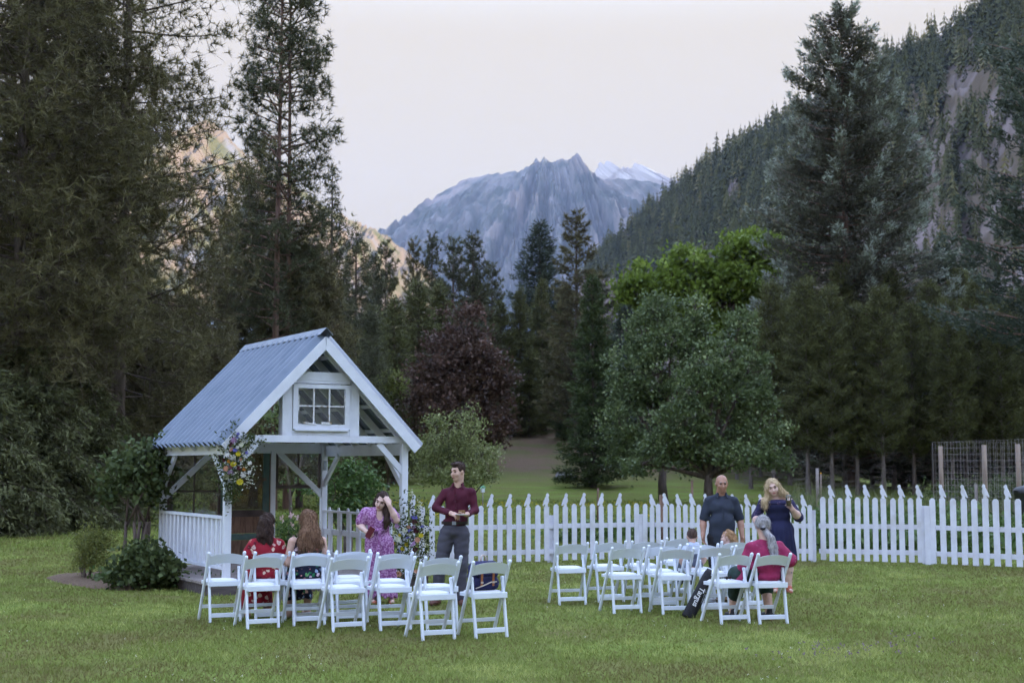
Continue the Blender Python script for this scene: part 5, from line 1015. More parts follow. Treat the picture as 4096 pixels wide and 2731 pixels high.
shirt = [('e', (0, 0, Z(2028)), (.195, .135, .17))] + yoke(nk, sR, sL, .06, 0) + [('e', (0, .03, Z(2090)), (.19, .16, .2)), ('e', (0, .01, Z(2135)), (.19, .155, .14)), ('c', (0, 0, Z(2120)), (0, 0, Z(2150)), .185, .185), ('c', sR, lerp(sR, eR, .82), .062, .075), ('c', sL, lerp(sL, eL, .82), .062, .075), ('c', (0, -.03, Z(1985)), (0, -.03, Z(1970)), .088, .078), ('s', (0, .085, Z(1962)), (.04, .07, .055)), ('s', (0, 0, Z(2165) - .3), (.6, .5, .3))]
grow('shirt', shirt, M_slate, t, .0135, .028, folds(.006, 16, 12, .4))
grow('collar', [('c', (.06, .05, Z(1972)), (.075, .11, Z(1988)), .018, .014), ('c', (-.06, .05, Z(1972)), (-.075, .11, Z(1988)), .018, .014), ('c', (.06, .05, Z(1972)), (.06, -.05, Z(1964)), .015, .015), ('c', (-.06, .05, Z(1972)), (-.06, -.05, Z(1964)), .015, .015)], M_slate, t, .009, .01)
MB().box((0, .182, Z(2075)), (.026, .01, .40)).build('button_placket', M_slate, t)
grow('trousers', [('e', (0, 0, .74), (.19, .145, .12)), ('c', (.1, 0, .72), (.11, .02, .43), .118, .09), ('c', (.11, .02, .43), (.12, -.02, .1), .09, .075), ('c', (-.1, 0, .72), (-.11, .02, .43), .118, .09), ('c', (-.11, .02, .43), (-.12, -.02, .1), .09, .075)], M_blacktr, t, .014, .03, folds(.005, 14, 20))
for x in (.12, -.12): grow('shoe', [('c', (x, -.04, .045), (x * 1.15, .14, .035), .05, .042)], M_blackshoe, t, .012, .02)
for x in (-.078, .078): pass

# ---- the blonde woman with a cup
s_ = 286; X = wr(3125, s_); Z = hz(s_)
t = thing('person', 'blonde woman in navy dress with lace sleeves holding an iced coffee', 'person', G(3125, 2369), math.pi + .0)
hd = Head((X(3096), .05, Z(1948)), -.22, .22, .16, 1.0); nk = (X(3106), -.01, Z(1985))
sR, eR, wR = (X(3060), -.01, Z(2006)), (X(3030), -.02, Z(2068)), (X(3024), .14, Z(2098)); sL, eL, wL = (X(3162), -.01, Z(2006)), (X(3197), .05, Z(2068)), (X(3165), .2, Z(2036))
body = hd.skin(nk, .056, 1.06) + [('e', (X(3114), 0, Z(2025)), (.15, .095, .12)), ('e', (X(3118), 0, Z(2070)), (.14, .105, .15)), ('e', (X(3122), 0, Z(2130)), (.16, .12, .16))] + yoke(nk, sR, sL, .05, -.01) + arm(sR, eR, wR, (.062, .054, .032), (-.2, .6, -.5), (-1, 0, 0), .7, 1, 1) + arm(sL, eL, wL, (.062, .056, .034), (.45, .05, .8), (.7, .5, -.2), 1.0, 1, -1) + leg((X(3095), 0, .78), (X(3098), .02, .45), (X(3100), -.02, .08), (.1, .066, .042), (.1, 1, 0)) + leg((X(3150), 0, .78), (X(3155), .02, .45), (X(3156), -.02, .08), (.1, .068, .043), (-.05, 1, 0))
grow('body', body, M_skin3, t, .0105, .02); hd.face(t, M_haub, M_lip, M_eye)
dress = [('e', (X(3114), .01, Z(2030)), (.185, .14, .12)), ('e', (X(3118), .0, Z(2066)), (.172, .138, .12)), ('e', (X(3122), 0, Z(2120)), (.20, .16, .17)), ('c', (X(3122), 0, Z(2130)), (X(3124), 0, .50), .195, .225), ('s', (X(3110), .03, Z(1975)), (.16, .2, .085)), ('s', (X(3122), 0, .24), (.7, .6, .19))]
grow('dress', dress, M_navy, t, .012, .04, pleats(.014, 17, .95))
for nm, a, b, c in (('sleeve', sR, eR, lerp(eR, wR, .45)), ('sleeve', sL, eL, lerp(eL, wL, .3))): grow(nm, [('c', lerp(a, b, .06), b, .066, .064), ('c', b, c, .064, .054)], M_lace, t, .011, .03, folds(.003, 20, 20))
grow('lace_yoke', [('e', (X(3114), .008, Z(2012)), (.195, .138, .058)), ('s', (X(3110), .03, Z(1972)), (.17, .2, .085))], M_lace, t, .011, .02)
for u in (3100, 3156): q = V3(X(u), .0, .035); grow('sandal', [('c', q - V3(0, .05, 0), q + V3(0, .13, -.012), .038, .03), ('c', q + V3(0, .04, .02), q + V3(0, .05, .03), .044, .04)], M_sandal, t, .011, .02)
MB().box((X(3165), .045, .30), (.008, .04, .05)).build('tattoo', pbr('ink_grey', (.10, .14, .18), rough=.5), t)
hs = [hd.e((0, -.025, .035), (.09, .104, .095)), ('c', hd.p(.075, .02, .03), hd.p(.095, .0, -.11), .034, .046), ('c', hd.p(.095, .0, -.11), (X(3058), .10, Z(2005)), .048, .042), ('c', (X(3058), .10, Z(2005)), (X(3063), .12, Z(2030)), .036, .018), ('c', hd.p(-.075, .0, .02), hd.p(-.10, -.02, -.10), .036, .046), ('c', hd.p(-.10, -.02, -.10), (X(3150), .0, Z(1978)), .045, .05), ('c', hd.p(0, -.08, 0), (X(3108), -.11, Z(2010)), .07, .08), hd.cut((-.012, .105, -.04), (.066, .085, .11))]
grow('hair', hs, M_hblond, t, .009, .025, strands(.006, 40), (2600, .08))
M_cup = glass_mat('clear_plastic_cup', (.95, .96, .98), .12)
cp = thing('iced_coffee_cup', 'clear plastic cup of iced coffee in the hand of the blonde woman', 'cup', t.matrix_basis @ Vector((X(3146), .27, Z(2022))), 0)
lathe([(0, 0), (.032, 0), (.042, .12), (.045, .122), (.045, .13)], 16).build('cup', M_cup, cp); lathe([(0, .004), (.029, .004), (.036, .08), (0, .08)], 16).build('coffee', pbr('milky_coffee', (.36, .22, .12), rough=.3), cp); lathe([(.046, .128), (.046, .136), (.036, .155), (0, .16)], 16).build('lid', M_cup, cp)

# ---- seated guests, seen from behind
def seated(key, label, fwd=0.0, dx=0.0, rot=0.0):
    p, a = SEAT[key]; c, s = math.cos(a), math.sin(a); q = p + Vector((c * dx - s * fwd, s * dx + c * fwd, 0)); q.z = 0
    return thing('person', label, 'person', q, a + rot)
def sit_legs(w, kn_z=.50, r=(.07, .055, .04)): return leg((w, -.02, .52), (w * 1.3, .36, kn_z), (w * 1.3, .34, .08), r) + leg((-w, -.02, .52), (-w * 1.3, .36, kn_z), (-w * 1.3, .34, .08), r)
t = seated('L2b', 'seated woman in red floral dress with shoulder length brown curls', .02)
hd = Head((.02, .02, 1.105), -.5, 0, .03, .98); nk = (0, -.03, .93); sR, eR, wR = (.155, -.02, .865), (.21, .06, .66), (.12, .25, .58); sL, eL, wL = (-.155, -.02, .865), (-.21, .06, .66), (-.10, .26, .57)
body = hd.skin(nk, .054) + [('e', (0, -.01, .77), (.13, .085, .16)), ('e', (0, 0, .60), (.13, .10, .12)), ('c', (-.10, -.02, .87), (.10, -.02, .87), .045, .045)] + yoke(nk, sR, sL, .04, -.01) + arm(sR, eR, wR, (.052, .046, .03), None, (0, 0, -1), .5, .95, 1) + arm(sL, eL, wL, (.052, .046, .03), None, (0, 0, -1), .5, .95, -1) + sit_legs(.09)
grow('body', body, M_skin, t, .011, .02); hd.face(t, M_hbrown, M_lip, M_eye)
grow('dress', [('e', (0, -.01, .79), (.17, .125, .15)), ('c', (0, -.02, .915), sR, .055, .052), ('c', (0, -.02, .915), sL, .055, .052), ('e', (0, 0, .62), (.185, .15, .14)), ('e', (0, .05, .53), (.205, .2, .09)), ('c', (.1, .05, .53), (.13, .38, .50), .105, .10), ('c', (-.1, .05, .53), (-.13, .38, .50), .105, .10), ('c', (0, .39, .46), (0, .37, .17), .17, .19), ('c', sR, lerp(sR, eR, .45), .065, .082), ('c', sL, lerp(sL, eL, .45), .065, .082), ('s', (0, 0, -.06), (.6, .8, .2)), ('s', (0, -.02, 1.03), (.09, .11, .09))], M_redfl, t, .0135, .03, lambda x, y, z: folds(.005, 16, 14)(x, y, z) + pleats(.008, 15, .45)(x, y, z))
for x in (.12, -.12): grow('shoe', [('c', (x, .32, .035), (x, .46, .03), .038, .032)], M_shoe, t, .012, .02)
grow('hair', [hd.e((0, -.025, .03), (.09, .104, .097)), ('c', hd.p(0, -.09, 0), hd.p(0, -.10, -.12), .08, .085), ('c', hd.p(.05, -.09, -.08), hd.p(.055, -.10, -.22), .05, .04), ('c', hd.p(-.05, -.09, -.08), hd.p(-.06, -.10, -.21), .055, .045), ('c', hd.p(-.005, -.11, -.12), hd.p(.0, -.11, -.24), .05, .03), hd.cut((0, .115, -.03), (.085, .09, .12))], M_hbrown, t, .009, .02, lambda x, y, z: strands(.008, 62)(x, y, z) + .004 * np.sin(60 * z + 90 * x + 50 * y))
t = seated('L3b', 'seated woman in sleeveless black floral dress with long chestnut hair', .02, .015)
hd = Head((.0, .02, 1.14), .1, 0, .12, .98); nk = (0, -.03, .95); sR, eR, wR = (.175, -.01, .90), (.225, .03, .65), (.10, .26, .60); sL, eL, wL = (-.175, -.01, .90), (-.215, .05, .66), (-.08, .26, .60)
body = hd.skin(nk, .052) + [('e', (0, -.01, .77), (.13, .085, .16)), ('e', (0, 0, .60), (.13, .10, .12)), ('c', (-.11, -.02, .88), (.11, -.02, .88), .042, .042)] + yoke(nk, sR, sL, .04, -.005) + arm(sR, eR, wR, (.054, .047, .03), None, (0, 0, -1), .5, .95, 1) + arm(sL, eL, wL, (.054, .047, .03), None, (0, 0, -1), .5, .95, -1) + sit_legs(.09)
grow('body', body, M_skin, t, .011, .02); hd.face(t, M_haub, M_lip, M_eye)
grow('dress', [('e', (0, -.01, .80), (.175, .125, .16)), ('c', (0, -.02, .925), (.13, -.02, .90), .052, .045), ('c', (0, -.02, .925), (-.13, -.02, .90), .052, .045), ('e', (0, 0, .62), (.185, .15, .14)), ('e', (0, .05, .53), (.21, .2, .09)), ('c', (.1, .05, .53), (.13, .38, .50), .105, .10), ('c', (-.1, .05, .53), (-.13, .38, .50), .105, .10), ('c', (0, .39, .46), (0, .38, .26), .165, .18), ('s', (0, 0, .03), (.6, .8, .2)), ('s', (0, -.02, 1.04), (.10, .11, .10))], M_blkfl, t, .0135, .03, lambda x, y, z: folds(.005, 16, 14, 2)(x, y, z) + pleats(.008, 15, .45)(x, y, z))
for x in (.12, -.12): grow('shoe', [('c', (x, .32, .035), (x * 1.2, .47, .03), .04, .034)], M_blackshoe, t, .012, .02)
grow('hair', [hd.e((0, -.025, .03), (.092, .106, .10)), ('c', hd.p(0, -.09, .02), (0, -.10, .98), .085, .11), ('c', (.05, -.11, 1.0), (.10, -.13, .88), .07, .055), ('c', (-.05, -.11, 1.0), (-.10, -.13, .87), .075, .06), ('c', (0, -.12, .98), (-.01, -.15, .84), .085, .05), hd.cut((0, .115, -.03), (.085, .09, .12))], M_haub, t, .009, .03, lambda x, y, z: strands(.007, 45)(x, y, z) + .006 * np.sin(50 * z + 25 * x) * np.clip((.98 - z) * 8, 0, 1), (2600, .08))

# ---- grey haired woman in magenta
t = seated('R12', 'seated woman in magenta batik blouse with long grey ponytail', .03, .03)
hd = Head((.01, .06, 1.085), -.35, .04, .18, 1.0); nk = (.01, -.01, .92); sR, eR, wR = (.165, -.02, .835), (.265, -.10, .70), (.20, .10, .62); sL, eL, wL = (-.165, -.0, .835), (-.215, .10, .64), (-.12, .30, .60)
body = hd.skin(nk, .06) + [('e', (0, -.01, .74), (.15, .10, .16)), ('e', (0, 0, .60), (.15, .11, .12))] + yoke(nk, sR, sL, .045, -.01) + arm(sR, eR, wR, (.05, .046, .034), None, (0, 0, -1), .5, 1, 1) + arm(sL, eL, wL, (.05, .046, .034), None, (0, 0, -1), .5, 1, -1) + leg((.11, -.02, .53), (.17, .36, .50), (.15, .20, .08), (.085, .066, .044)) + leg((-.11, -.02, .53), (-.22, .34, .50), (-.25, .32, .08), (.085, .066, .044))
grow('body', body, M_skin, t, .011, .02); hd.face(t, M_hgrey, M_lip2, M_eye)
grow('blouse', [('e', (0, -.01, .76), (.195, .14, .16))] + yoke(nk, sR, sL, .065, 0) + [('e', (0, 0, .61), (.205, .17, .15)), ('e', (0, .02, .52), (.205, .19, .08)), ('c', sR, eR, .075, .075), ('c', eR, lerp(eR, wR, .45), .075, .068), ('c', sL, eL, .075, .075), ('c', eL, lerp(eL, wL, .5), .074, .066), ('c', (-.17, .06, .55), (-.23, .16, .44), .085, .07), ('s', (0, .0, .99), (.085, .11, .07))], M_batik, t, .0135, .028, folds(.009, 17, 13, .8))
grow('shorts', [('c', (.11, .0, .54), (.17, .33, .52), .115, .10), ('c', (-.11, .0, .54), (-.21, .31, .52), .115, .10), ('c', (.17, .33, .50), (.165, .30, .34), .09, .085), ('c', (-.21, .31, .50), (-.23, .30, .30), .09, .09)], M_shorts, t, .013, .03)
for x, y in ((.15, .18), (-.25, .30)): grow('shoe', [('c', (x, y, .045), (x, y + .17, .038), .05, .042), ('c', (x, y, .05), (x, y, .10), .05, .045)], M_blackshoe, t, .012, .02)
hair = grow('hair', [hd.e((0, -.02, .028), (.086, .104, .098)), ('c', hd.p(0, -.11, -.045), (.01, -.15, .945), .03, .042), ('c', (.01, -.15, .945), (.02, -.165, .86), .042, .05), ('c', (.02, -.165, .86), (.03, -.17, .80), .044, .04), ('c', (.03, -.17, .80), (.03, -.175, .70), .046, .022), hd.cut((0, .115, -.04), (.085, .09, .12))], M_hgrey, t, .009, .012, strands(.004, 60))
MB().tube([V3(.03, 0, 0) + hd.p(0, -.125, -.05), hd.p(0, -.15, -.055), V3(-.03, 0, 0) + hd.p(0, -.125, -.05), hd.p(0, -.095, -.06), V3(.03, 0, 0) + hd.p(0, -.125, -.05)], .016, 6).build('hair_tie', M_blacktr, hair)

# ---- the two small children
t = seated('R8', 'small boy in grey vest and pale shirt with short brown hair', .02, -.04)
hd = Head((.0, .02, .87), -.2, 0, .05, .80); nk = (0, -.01, .745); sR, eR, wR = (.105, 0, .705), (.155, .01, .58), (.125, .03, .50); sL, eL, wL = (-.105, 0, .705), (-.155, .01, .58), (-.125, .03, .50)
kid_legs = leg((.06, 0, .50), (.08, .24, .49), (.08, .25, .29), (.06, .042, .03)) + leg((-.06, 0, .50), (-.08, .24, .49), (-.08, .25, .29), (.06, .042, .03))
kid_legs = [q for q in kid_legs if not (q[0] == 'c' and min(q[1][2], q[2][2]) < .06)]
body = hd.skin(nk, .05, 1.08) + [('e', (0, 0, .64), (.105, .08, .13)), ('e', (0, 0, .53), (.11, .09, .08))] + arm(sR, eR, wR, (.034, .030, .02), None, (-1, 0, 0), .4, .65, 1) + arm(sL, eL, wL, (.034, .030, .02), None, (1, 0, 0), .4, .65, -1) + kid_legs
grow('body', body, M_skin, t, .008, .025); hd.face(t, M_hboy, M_lip2, M_eye)
grow('vest', [('e', (0, 0, .645), (.118, .095, .11)), ('e', (0, 0, .54), (.118, .10, .08)), ('c', (-.06, 0, .735), (.06, 0, .735), .035, .035)], M_vest, t, .011, .02)
grow('shirt_collar', [('c', (-.045, -.02, .765), (.045, -.02, .765), .036, .036), ('c', (-.10, 0, .71), (-.13, .005, .64), .045, .045), ('c', (.10, 0, .71), (.13, .005, .64), .045, .045)], M_pale, t, .010, .015)
grow('trousers', [('c', (.06, 0, .505), (.08, .24, .495), .072, .058), ('c', (.08, .24, .49), (.08, .25, .30), .058, .045), ('c', (-.06, 0, .505), (-.08, .24, .495), .072, .058), ('c', (-.08, .24, .49), (-.08, .25, .30), .058, .045)], M_vest, t, .012, .02)
for x in (.08, -.08): grow('shoe', [('c', (x, .25, .27), (x, .36, .262), .036, .03)], M_blackshoe, t, .011, .015)
grow('hair', [hd.e((0, -.022, .035), (.083, .10, .092)), hd.cut((0, .115, -.03), (.1, .085, .10)), hd.cut((0, .0, -.115), (.12, .2, .065))], M_hboy, t, .008, .02, strands(.003), (600, .016))
t = seated('R10', 'small child with strawberry blonde curls turning to the left', .03, -.03)
hd = Head((.0, .02, .83), 1.05, 0, .05, .78); nk = (0, -.01, .71); sR, eR, wR = (.095, 0, .67), (.135, .05, .56), (.09, .14, .52); sL, eL, wL = (-.095, 0, .67), (-.135, .05, .56), (-.09, .14, .52)
body = hd.skin(nk, .048, 1.1) + [('e', (0, 0, .61), (.10, .08, .12)), ('e', (0, 0, .52), (.11, .09, .08))] + arm(sR, eR, wR, (.033, .029, .02), None, (0, 0, -1), .4, .62, 1) + arm(sL, eL, wL, (.033, .029, .02), None, (0, 0, -1), .4, .62, -1) + kid_legs
grow('body', body, M_skin3, t, .008, .025); hd.face(t, M_hgirl, M_lip, M_eye)
grow('dress', [('e', (0, 0, .62), (.112, .092, .11)), ('c', (-.07, 0, .695), (.07, 0, .695), .036, .036), ('e', (0, .06, .52), (.16, .17, .07)), ('c', sR, lerp(sR, eR, .5), .044, .048), ('c', sL, lerp(sL, eL, .5), .044, .048)], M_pale, t, .011, .025, pleats(.006, 13, .56))
for x in (.08, -.08): grow('shoe', [('c', (x, .25, .27), (x, .35, .262), .034, .028)], M_sandal, t, .011, .015)
grow('hair', [hd.e((0, -.03, .03), (.086, .10, .095)), ('c', hd.p(.04, -.09, -.03), hd.p(.05, -.11, -.10), .035, .03), ('c', hd.p(-.04, -.09, -.03), hd.p(-.05, -.12, -.09), .035, .03), ('c', hd.p(0, -.1, -.02), hd.p(0, -.14, -.09), .04, .028), hd.cut((0, .115, -.03), (.09, .09, .11))], M_hgirl, t, .008, .02, lambda x, y, z: strands(.007, 70)(x, y, z) + .005 * np.sin(80 * z + 60 * x))

# ------------------------------------------------------------------ lawn cover
rg = np.random.default_rng(77)
def grass(name, n, y0, y1, hgt, wid, mat, label, pw=1.6, side=0.42, keep=None, lean=0.6, tintf=None):
    q = rg.random(n); e = 1 - pw + 1; Yg = (y0 ** e + q * (y1 ** e - y0 ** e)) ** (1 / e); Xg = rg.uniform(-1, 1, n) * (side * Yg + 0.5)
    if keep is not None: k = keep(Xg, Yg); Xg, Yg = Xg[k], Yg[k]
    n = len(Xg); C = np.stack([Xg, Yg, ground_h(Xg, Yg) - .004], -1); D = np.stack([rg.normal(0, lean, n), rg.normal(0, lean, n), np.ones(n)], -1)
    cl = fbm(Xg * 1.1 + 40, Yg * 0.8 + 40, 4, 31); cl2 = fbm(Xg * 6 + 9, Yg * 5 + 9, 3, 37)
    hh = hgt * rg.uniform(0.45, 1.25, n) * (0.2 + 1.8 * cl2)
    V, F = blades(C, D, hh, wid * (Yg / y0) ** 0.8 * rg.uniform(0.7, 1.3, n), rg)
    T = np.clip(0.44 + (cl - .47) * 1.9 + (cl2 - .44) * 1.5 + rg.normal(0, .17, n), 0, 1) if tintf is None else tintf(Xg, Yg)
    return tag(link(name, np_mesh(name, V, F, mat, np.repeat(T, 3))), label, 'grass', kind='stuff')
M_grass = leaf_mat('lawn_grass', (0.175, 0.155, 0.056), (0.198, 0.255, 0.056), (0.36, 0.395, 0.125), 0.3, 0.6, 0.2)
M_mead = leaf_mat('meadow_grass', (0.16, 0.17, 0.045), (0.19, 0.25, 0.055), (0.28, 0.32, 0.09), 0.3, 0.6, 0.2)
M_weed = leaf_mat('tall_weeds', (0.08, 0.09, 0.04), (0.15, 0.18, 0.08), (0.28, 0.28, 0.16), 0.3, 0.6, 0.2)
BED = [G(u * 1.7415, v * 1.7415) for u, v in ((105, 1326), (135, 1318), (185, 1316), (240, 1312), (330, 1308), (400, 1318), (455, 1338), (470, 1350), (420, 1349), (350, 1352), (280, 1356), (215, 1352), (160, 1343), (118, 1335))]
bxy = np.array([(p.x, p.y) for p in BED]); bc = bxy.mean(0)
def in_bed(x, y):
    c = np.zeros(len(x), bool); j = len(bxy) - 1
    for i in range(len(bxy)):
        a, b = bxy[i], bxy[j]; t = ((a[1] > y) != (b[1] > y)) & (x < (b[0] - a[0]) * (y - a[1]) / (b[1] - a[1] + 1e-9) + a[0]); c ^= t; j = i
    return c
def in_deck(x, y):
    c, s = math.cos(-GR), math.sin(-GR); dx, dy = x - GZ.x, y - GZ.y; lx, ly = dx * c - dy * s, dx * s + dy * c; return (lx > -.3) & (lx < 3.0) & (ly > -.3) & (ly < 3.2)
grass('lawn_grass', 250000, 10.6, 36, 0.052, 0.0095, M_grass, 'short mown lawn grass', 1.7, keep=lambda x, y: ~in_bed(x, y) & ~in_deck(x, y))
grass('meadow_grass', 60000, 30, 76, 0.11, 0.035, M_mead, 'longer meadow grass beyond the fence', 1.3, 0.40)
def strip(name, n, xr, yr, zr, size, mat, label, cat='flowers', k=2):
    """small upright flower heads over a strip seen between columns xr at depths yr"""
    Yf = rg.uniform(yr[0], yr[1], n); u = rg.uniform(xr[0], xr[1], n); Xf = (u * 1.7415 - 2048) / FPX * Yf; kf = fbm(Xf * .35 + 7, Yf * .22 + 7, 3, 12) > .44; Xf, Yf = Xf[kf], Yf[kf]; m = len(Xf)
    C = np.stack([Xf, Yf, ground_h(Xf, Yf) + rg.uniform(zr[0], zr[1], m)], -1); C = np.repeat(C, k, 0) + rg.normal(0, size * .6, (m * k, 3)); V, F = leaves(C, rg.normal(size=C.shape) + np.array([0, -.3, .4]), size, size * .9, rg)
    return tag(link(name, np_mesh(name, V, F, mat, np.repeat(rg.random(m * k), 4))), label, cat, kind='stuff')
M_yel = leaf_mat('buttercup_yellow', (0.42, 0.33, 0.02), (0.60, 0.47, 0.03), None, 0.2)
M_cream = leaf_mat('cream_petals', (0.62, 0.60, 0.46), (0.75, 0.74, 0.64), None, 0.2)
M_mauve = leaf_mat('mauve_petals', (0.17, 0.11, 0.15), (0.27, 0.18, 0.26), None, 0.2)
strip('buttercups', 800, (380, 1500), (61, 69), (.08, .2), 0.06, M_yel, 'band of yellow buttercups across the far meadow')
strip('buttercups', 250, (1000, 1500), (48, 52), (.1, .25), 0.07, M_yel, 'thin scatter of buttercups nearer the fence')
Yc = 10.8 + rg.random(130) ** 1.4 * 12; Xc = rg.uniform(-.4, .4, 130) * Yc; C = np.repeat(np.stack([Xc, Yc, np.full(130, .04)], -1), 3, 0) + rg.normal(0, .006, (390, 3)); V, F = leaves(C, rg.normal(size=C.shape) + np.array([0, 0, .6]), .011, .01, rg)
tag(link('clover_flowers', np_mesh('clover_flowers', V, F, M_cream, np.repeat(rg.random(len(C)), 4))), 'tiny white clover heads dotted over the lawn', 'flowers', kind='stuff')
cps = [G(u, v) for u, v in ((3250, 2595), (3330, 2605), (3480, 2620), (3120, 2640), (3560, 2600), (3640, 2560), (3300, 2635))]; C = np.concatenate([np.array(p)[None] + rg.normal(0, 1, (int(9), 3)) * np.array([.15, .22, .0]) + np.array([0, 0, .05]) for p in cps]); C = np.repeat(C, 3, 0) + rg.normal(0, .008, (len(C) * 3, 3)); V, F = leaves(C, rg.normal(size=C.shape) + np.array([0, 0, 1.0]), .022, .014, rg)
tag(link('selfheal_flowers', np_mesh('selfheal_flowers', V, F, M_mauve, np.repeat(rg.random(len(C)), 4))), 'small mauve flowers in the lawn at lower right', 'flowers', kind='stuff')
# mulch bed left of the gazebo
m = MB(); n = len(bxy); m.add([(bc[0], bc[1], .035)] + [(x + (bc[0] - x) * .12, y + (bc[1] - y) * .12, .03) for x, y in bxy] + [(x, y, .003) for x, y in bxy], [(0, 1 + i, 1 + (i + 1) % n) for i in range(n)] + [(1 + i, 1 + n + i, 1 + n + (i + 1) % n, 1 + (i + 1) % n) for i in range(n)], 0, True)
tag(m.build('mulch_bed', pbr('red_brown_mulch', (0.095, 0.062, 0.042), (0.18, 0.12, 0.08), 25, 0.95, 1.0, 40)), 'red brown mulch bed left of the gazebo', kind='structure')
for i, (u, v, s) in enumerate(((768, 2352, .05), (700, 2345, .04), (640, 2325, .05), (560, 2320, .045), (837, 2356, .035))): boulder('edging_stone', G(u, v), (s * 1.3, s, s * .8), 10 + i, ('pinkish edging stone under the deck front', 'small edging stone left of the deck corner', 'edging stone below the dark bush', 'edging stone at the mulch beside the golden shrub', 'tiny edging stone nearest the leftmost chair')[i], M_rock)
def clumps(name, pts, r, h, n, size, mat, label, cat):
    cs = np.array(pts); i = rg.integers(0, len(cs), n); C = cs[i] + np.stack([rg.normal(0, r, n), rg.normal(0, r, n), np.abs(rg.normal(0, h, n))], -1); V, F = leaves(C, rg.normal(size=C.shape) + np.array([0, 0, .5]), size * rg.uniform(.6, 1.3, n), size * .6 * rg.uniform(.7, 1.3, n), rg)
    return tag(link(name, np_mesh(name, V, F, mat, np.repeat(np.clip(rg.normal(.45, .22, n), 0, 1), 4))), label, cat, kind='stuff')
clumps('border_plants', [tuple(G(u, v)) for u, v in ((480, 2330), (540, 2340), (620, 2350), (680, 2350), (720, 2345), (790, 2350), (850, 2350), (440, 2325), (580, 2348), (660, 2340))], .16, .10, 1500, .07, M_elder, 'low leafy border plants along the deck front', 'plants')
grass('tall_weeds', 30000, 46, 62, 1.0, 0.03, M_weed, 'tall rough weeds in front of the lodgepole pines', 1.2, 0.42, keep=lambda x, y: (x > 0.19 * y) & (fbm(x * .3, y * .3, 3, 51) > .38), lean=.35)
bed_pts = [tuple(G(u, v)) for u, v in ((3300, 2160), (3420, 2150), (3540, 2170), (3650, 2155), (3760, 2165), (3880, 2175), (4000, 2165), (4090, 2180), (3350, 2110), (3500, 2115), (3650, 2120), (3800, 2115), (3300, 2200), (3480, 2205), (3700, 2205), (3900, 2210))]
clumps('vegetable_plants', bed_pts, .55, .28, 9000, .17, M_elder, 'low dark vegetable rows behind the right hand fence', 'plants')
clumps('fence_plants', [tuple(G(u, v)) for u, v in ((2300, 2170), (2400, 2165), (2480, 2160), (2560, 2155), (2660, 2155))], .3, .22, 2200, .12, M_elder, 'low green plants behind the fence corner', 'plants')
clumps('garden_shrubs', [tuple(at(u, v, 52)) for u, v in ((3820, 2000), (3900, 2005), (4020, 1985), (4080, 1985))], .6, .3, 3200, .14, M_cedar, 'blue green garden plants inside the wire fence', 'plants')
clumps('rose_bush', [tuple(at(u, v, 25.5)) for u, v in ((1120, 2170), (1150, 2130), (1190, 2160), (1220, 2200), (1110, 2230), (1170, 2240))], .16, .14, 1700, .06, M_elder, 'leafy rose bush seen through the gazebo behind the seated women', 'bush')
C = np.array([tuple(at(u, v, 25.2)) for u, v in ((1085, 2105), (1125, 2075), (1163, 2062), (1170, 2098), (1195, 2070), (1130, 2200), (1180, 2150))]); C = np.repeat(C, 14, 0) + rg.normal(0, .022, (98, 3)); V, F = leaves(C, rg.normal(size=C.shape), .05, .04, rg)
tag(link('rose_blooms', np_mesh('rose_blooms', V, F, leaf_mat('pale_pink_petals', (.62, .42, .42), (.72, .55, .53), None, .3), np.repeat(rg.random(98), 4))), 'pale pink rose blooms seen through the gazebo', 'flowers', kind='stuff')
sp_ = at(1157, 2040, 31); sm = thing('sapling', 'thin forked sapling seen through the back of the gazebo', 'tree', (sp_.x, 31, 0))
MB().tube([(0, 0, 0), (.03, 0, .7), (.02, 0, 1.15), (-.08, 0, 1.9), (-.1, 0, 2.6)], [.05, .04, .035, .025, .015], 7).build('trunk', M_bark, sm); MB().tube([(.02, 0, 1.1), (.2, 0, 1.6), (.3, 0, 2.3)], [.03, .022, .012], 6).build('branch', M_bark, sm)
me = broad_meshes('sapling', [(-.1, 0, 2.6, .6, .5, .5), (.35, 0, 2.4, .5, .4, .45)], .1, .01, 1500, M_oak, M_bark, 91, size=(.1, .06), clump=.15, per=14)[1]; link('crown', me, sm)

# ------------------------------------------------------------------ flower arrangements
PAL = {k: pbr('petal_' + k, c, tuple(x * .7 for x in c), 40, .6) for k, c in dict(lilac=(.46, .27, .50), maroon=(.075, .01, .022), peach=(.62, .32, .21), blue=(.16, .15, .55), yellow=(.62, .52, .025), white=(.74, .73, .72), orange=(.58, .24, .035), magenta=(.25, .04, .14), cream=(.66, .67, .52)).items()}
def bloom_mesh(kind, mat, seed):
    r = random.Random(seed); m = MB()
    rings = ((0.0, 5, .35, .55), (.4, 8, .6, .9), (.9, 10, .95, 1.0)) if kind == 'ball' else ((.5, 5, .55, .8), (1.15, 6, 1.0, 1.0))
    for tl, n, ln, w in rings:
        for k in range(n):
            a = 6.2832 * (k + r.random() * .4) / n; d = Vector((math.cos(a) * math.sin(tl + .35), math.sin(a) * math.sin(tl + .35), math.cos(tl + .35))); sd_ = Vector((-math.sin(a), math.cos(a), 0)) * (.32 * w); b = Vector((0, 0, 0)); mid = d * ln * .62 + Vector((0, 0, .08)); tip = d * ln
            m.add([b, mid + sd_, tip, mid - sd_], [(0, 1, 2, 3)], 0)
    m.ell((0, 0, .12), .30, None, 8, 5); me = mesh_of(m, 'bloom', mat); return me
BM = {k: bloom_mesh('ball' if k not in ('white', 'lilac', 'blue') else 'open', PAL[k], i) for i, k in enumerate(PAL)}
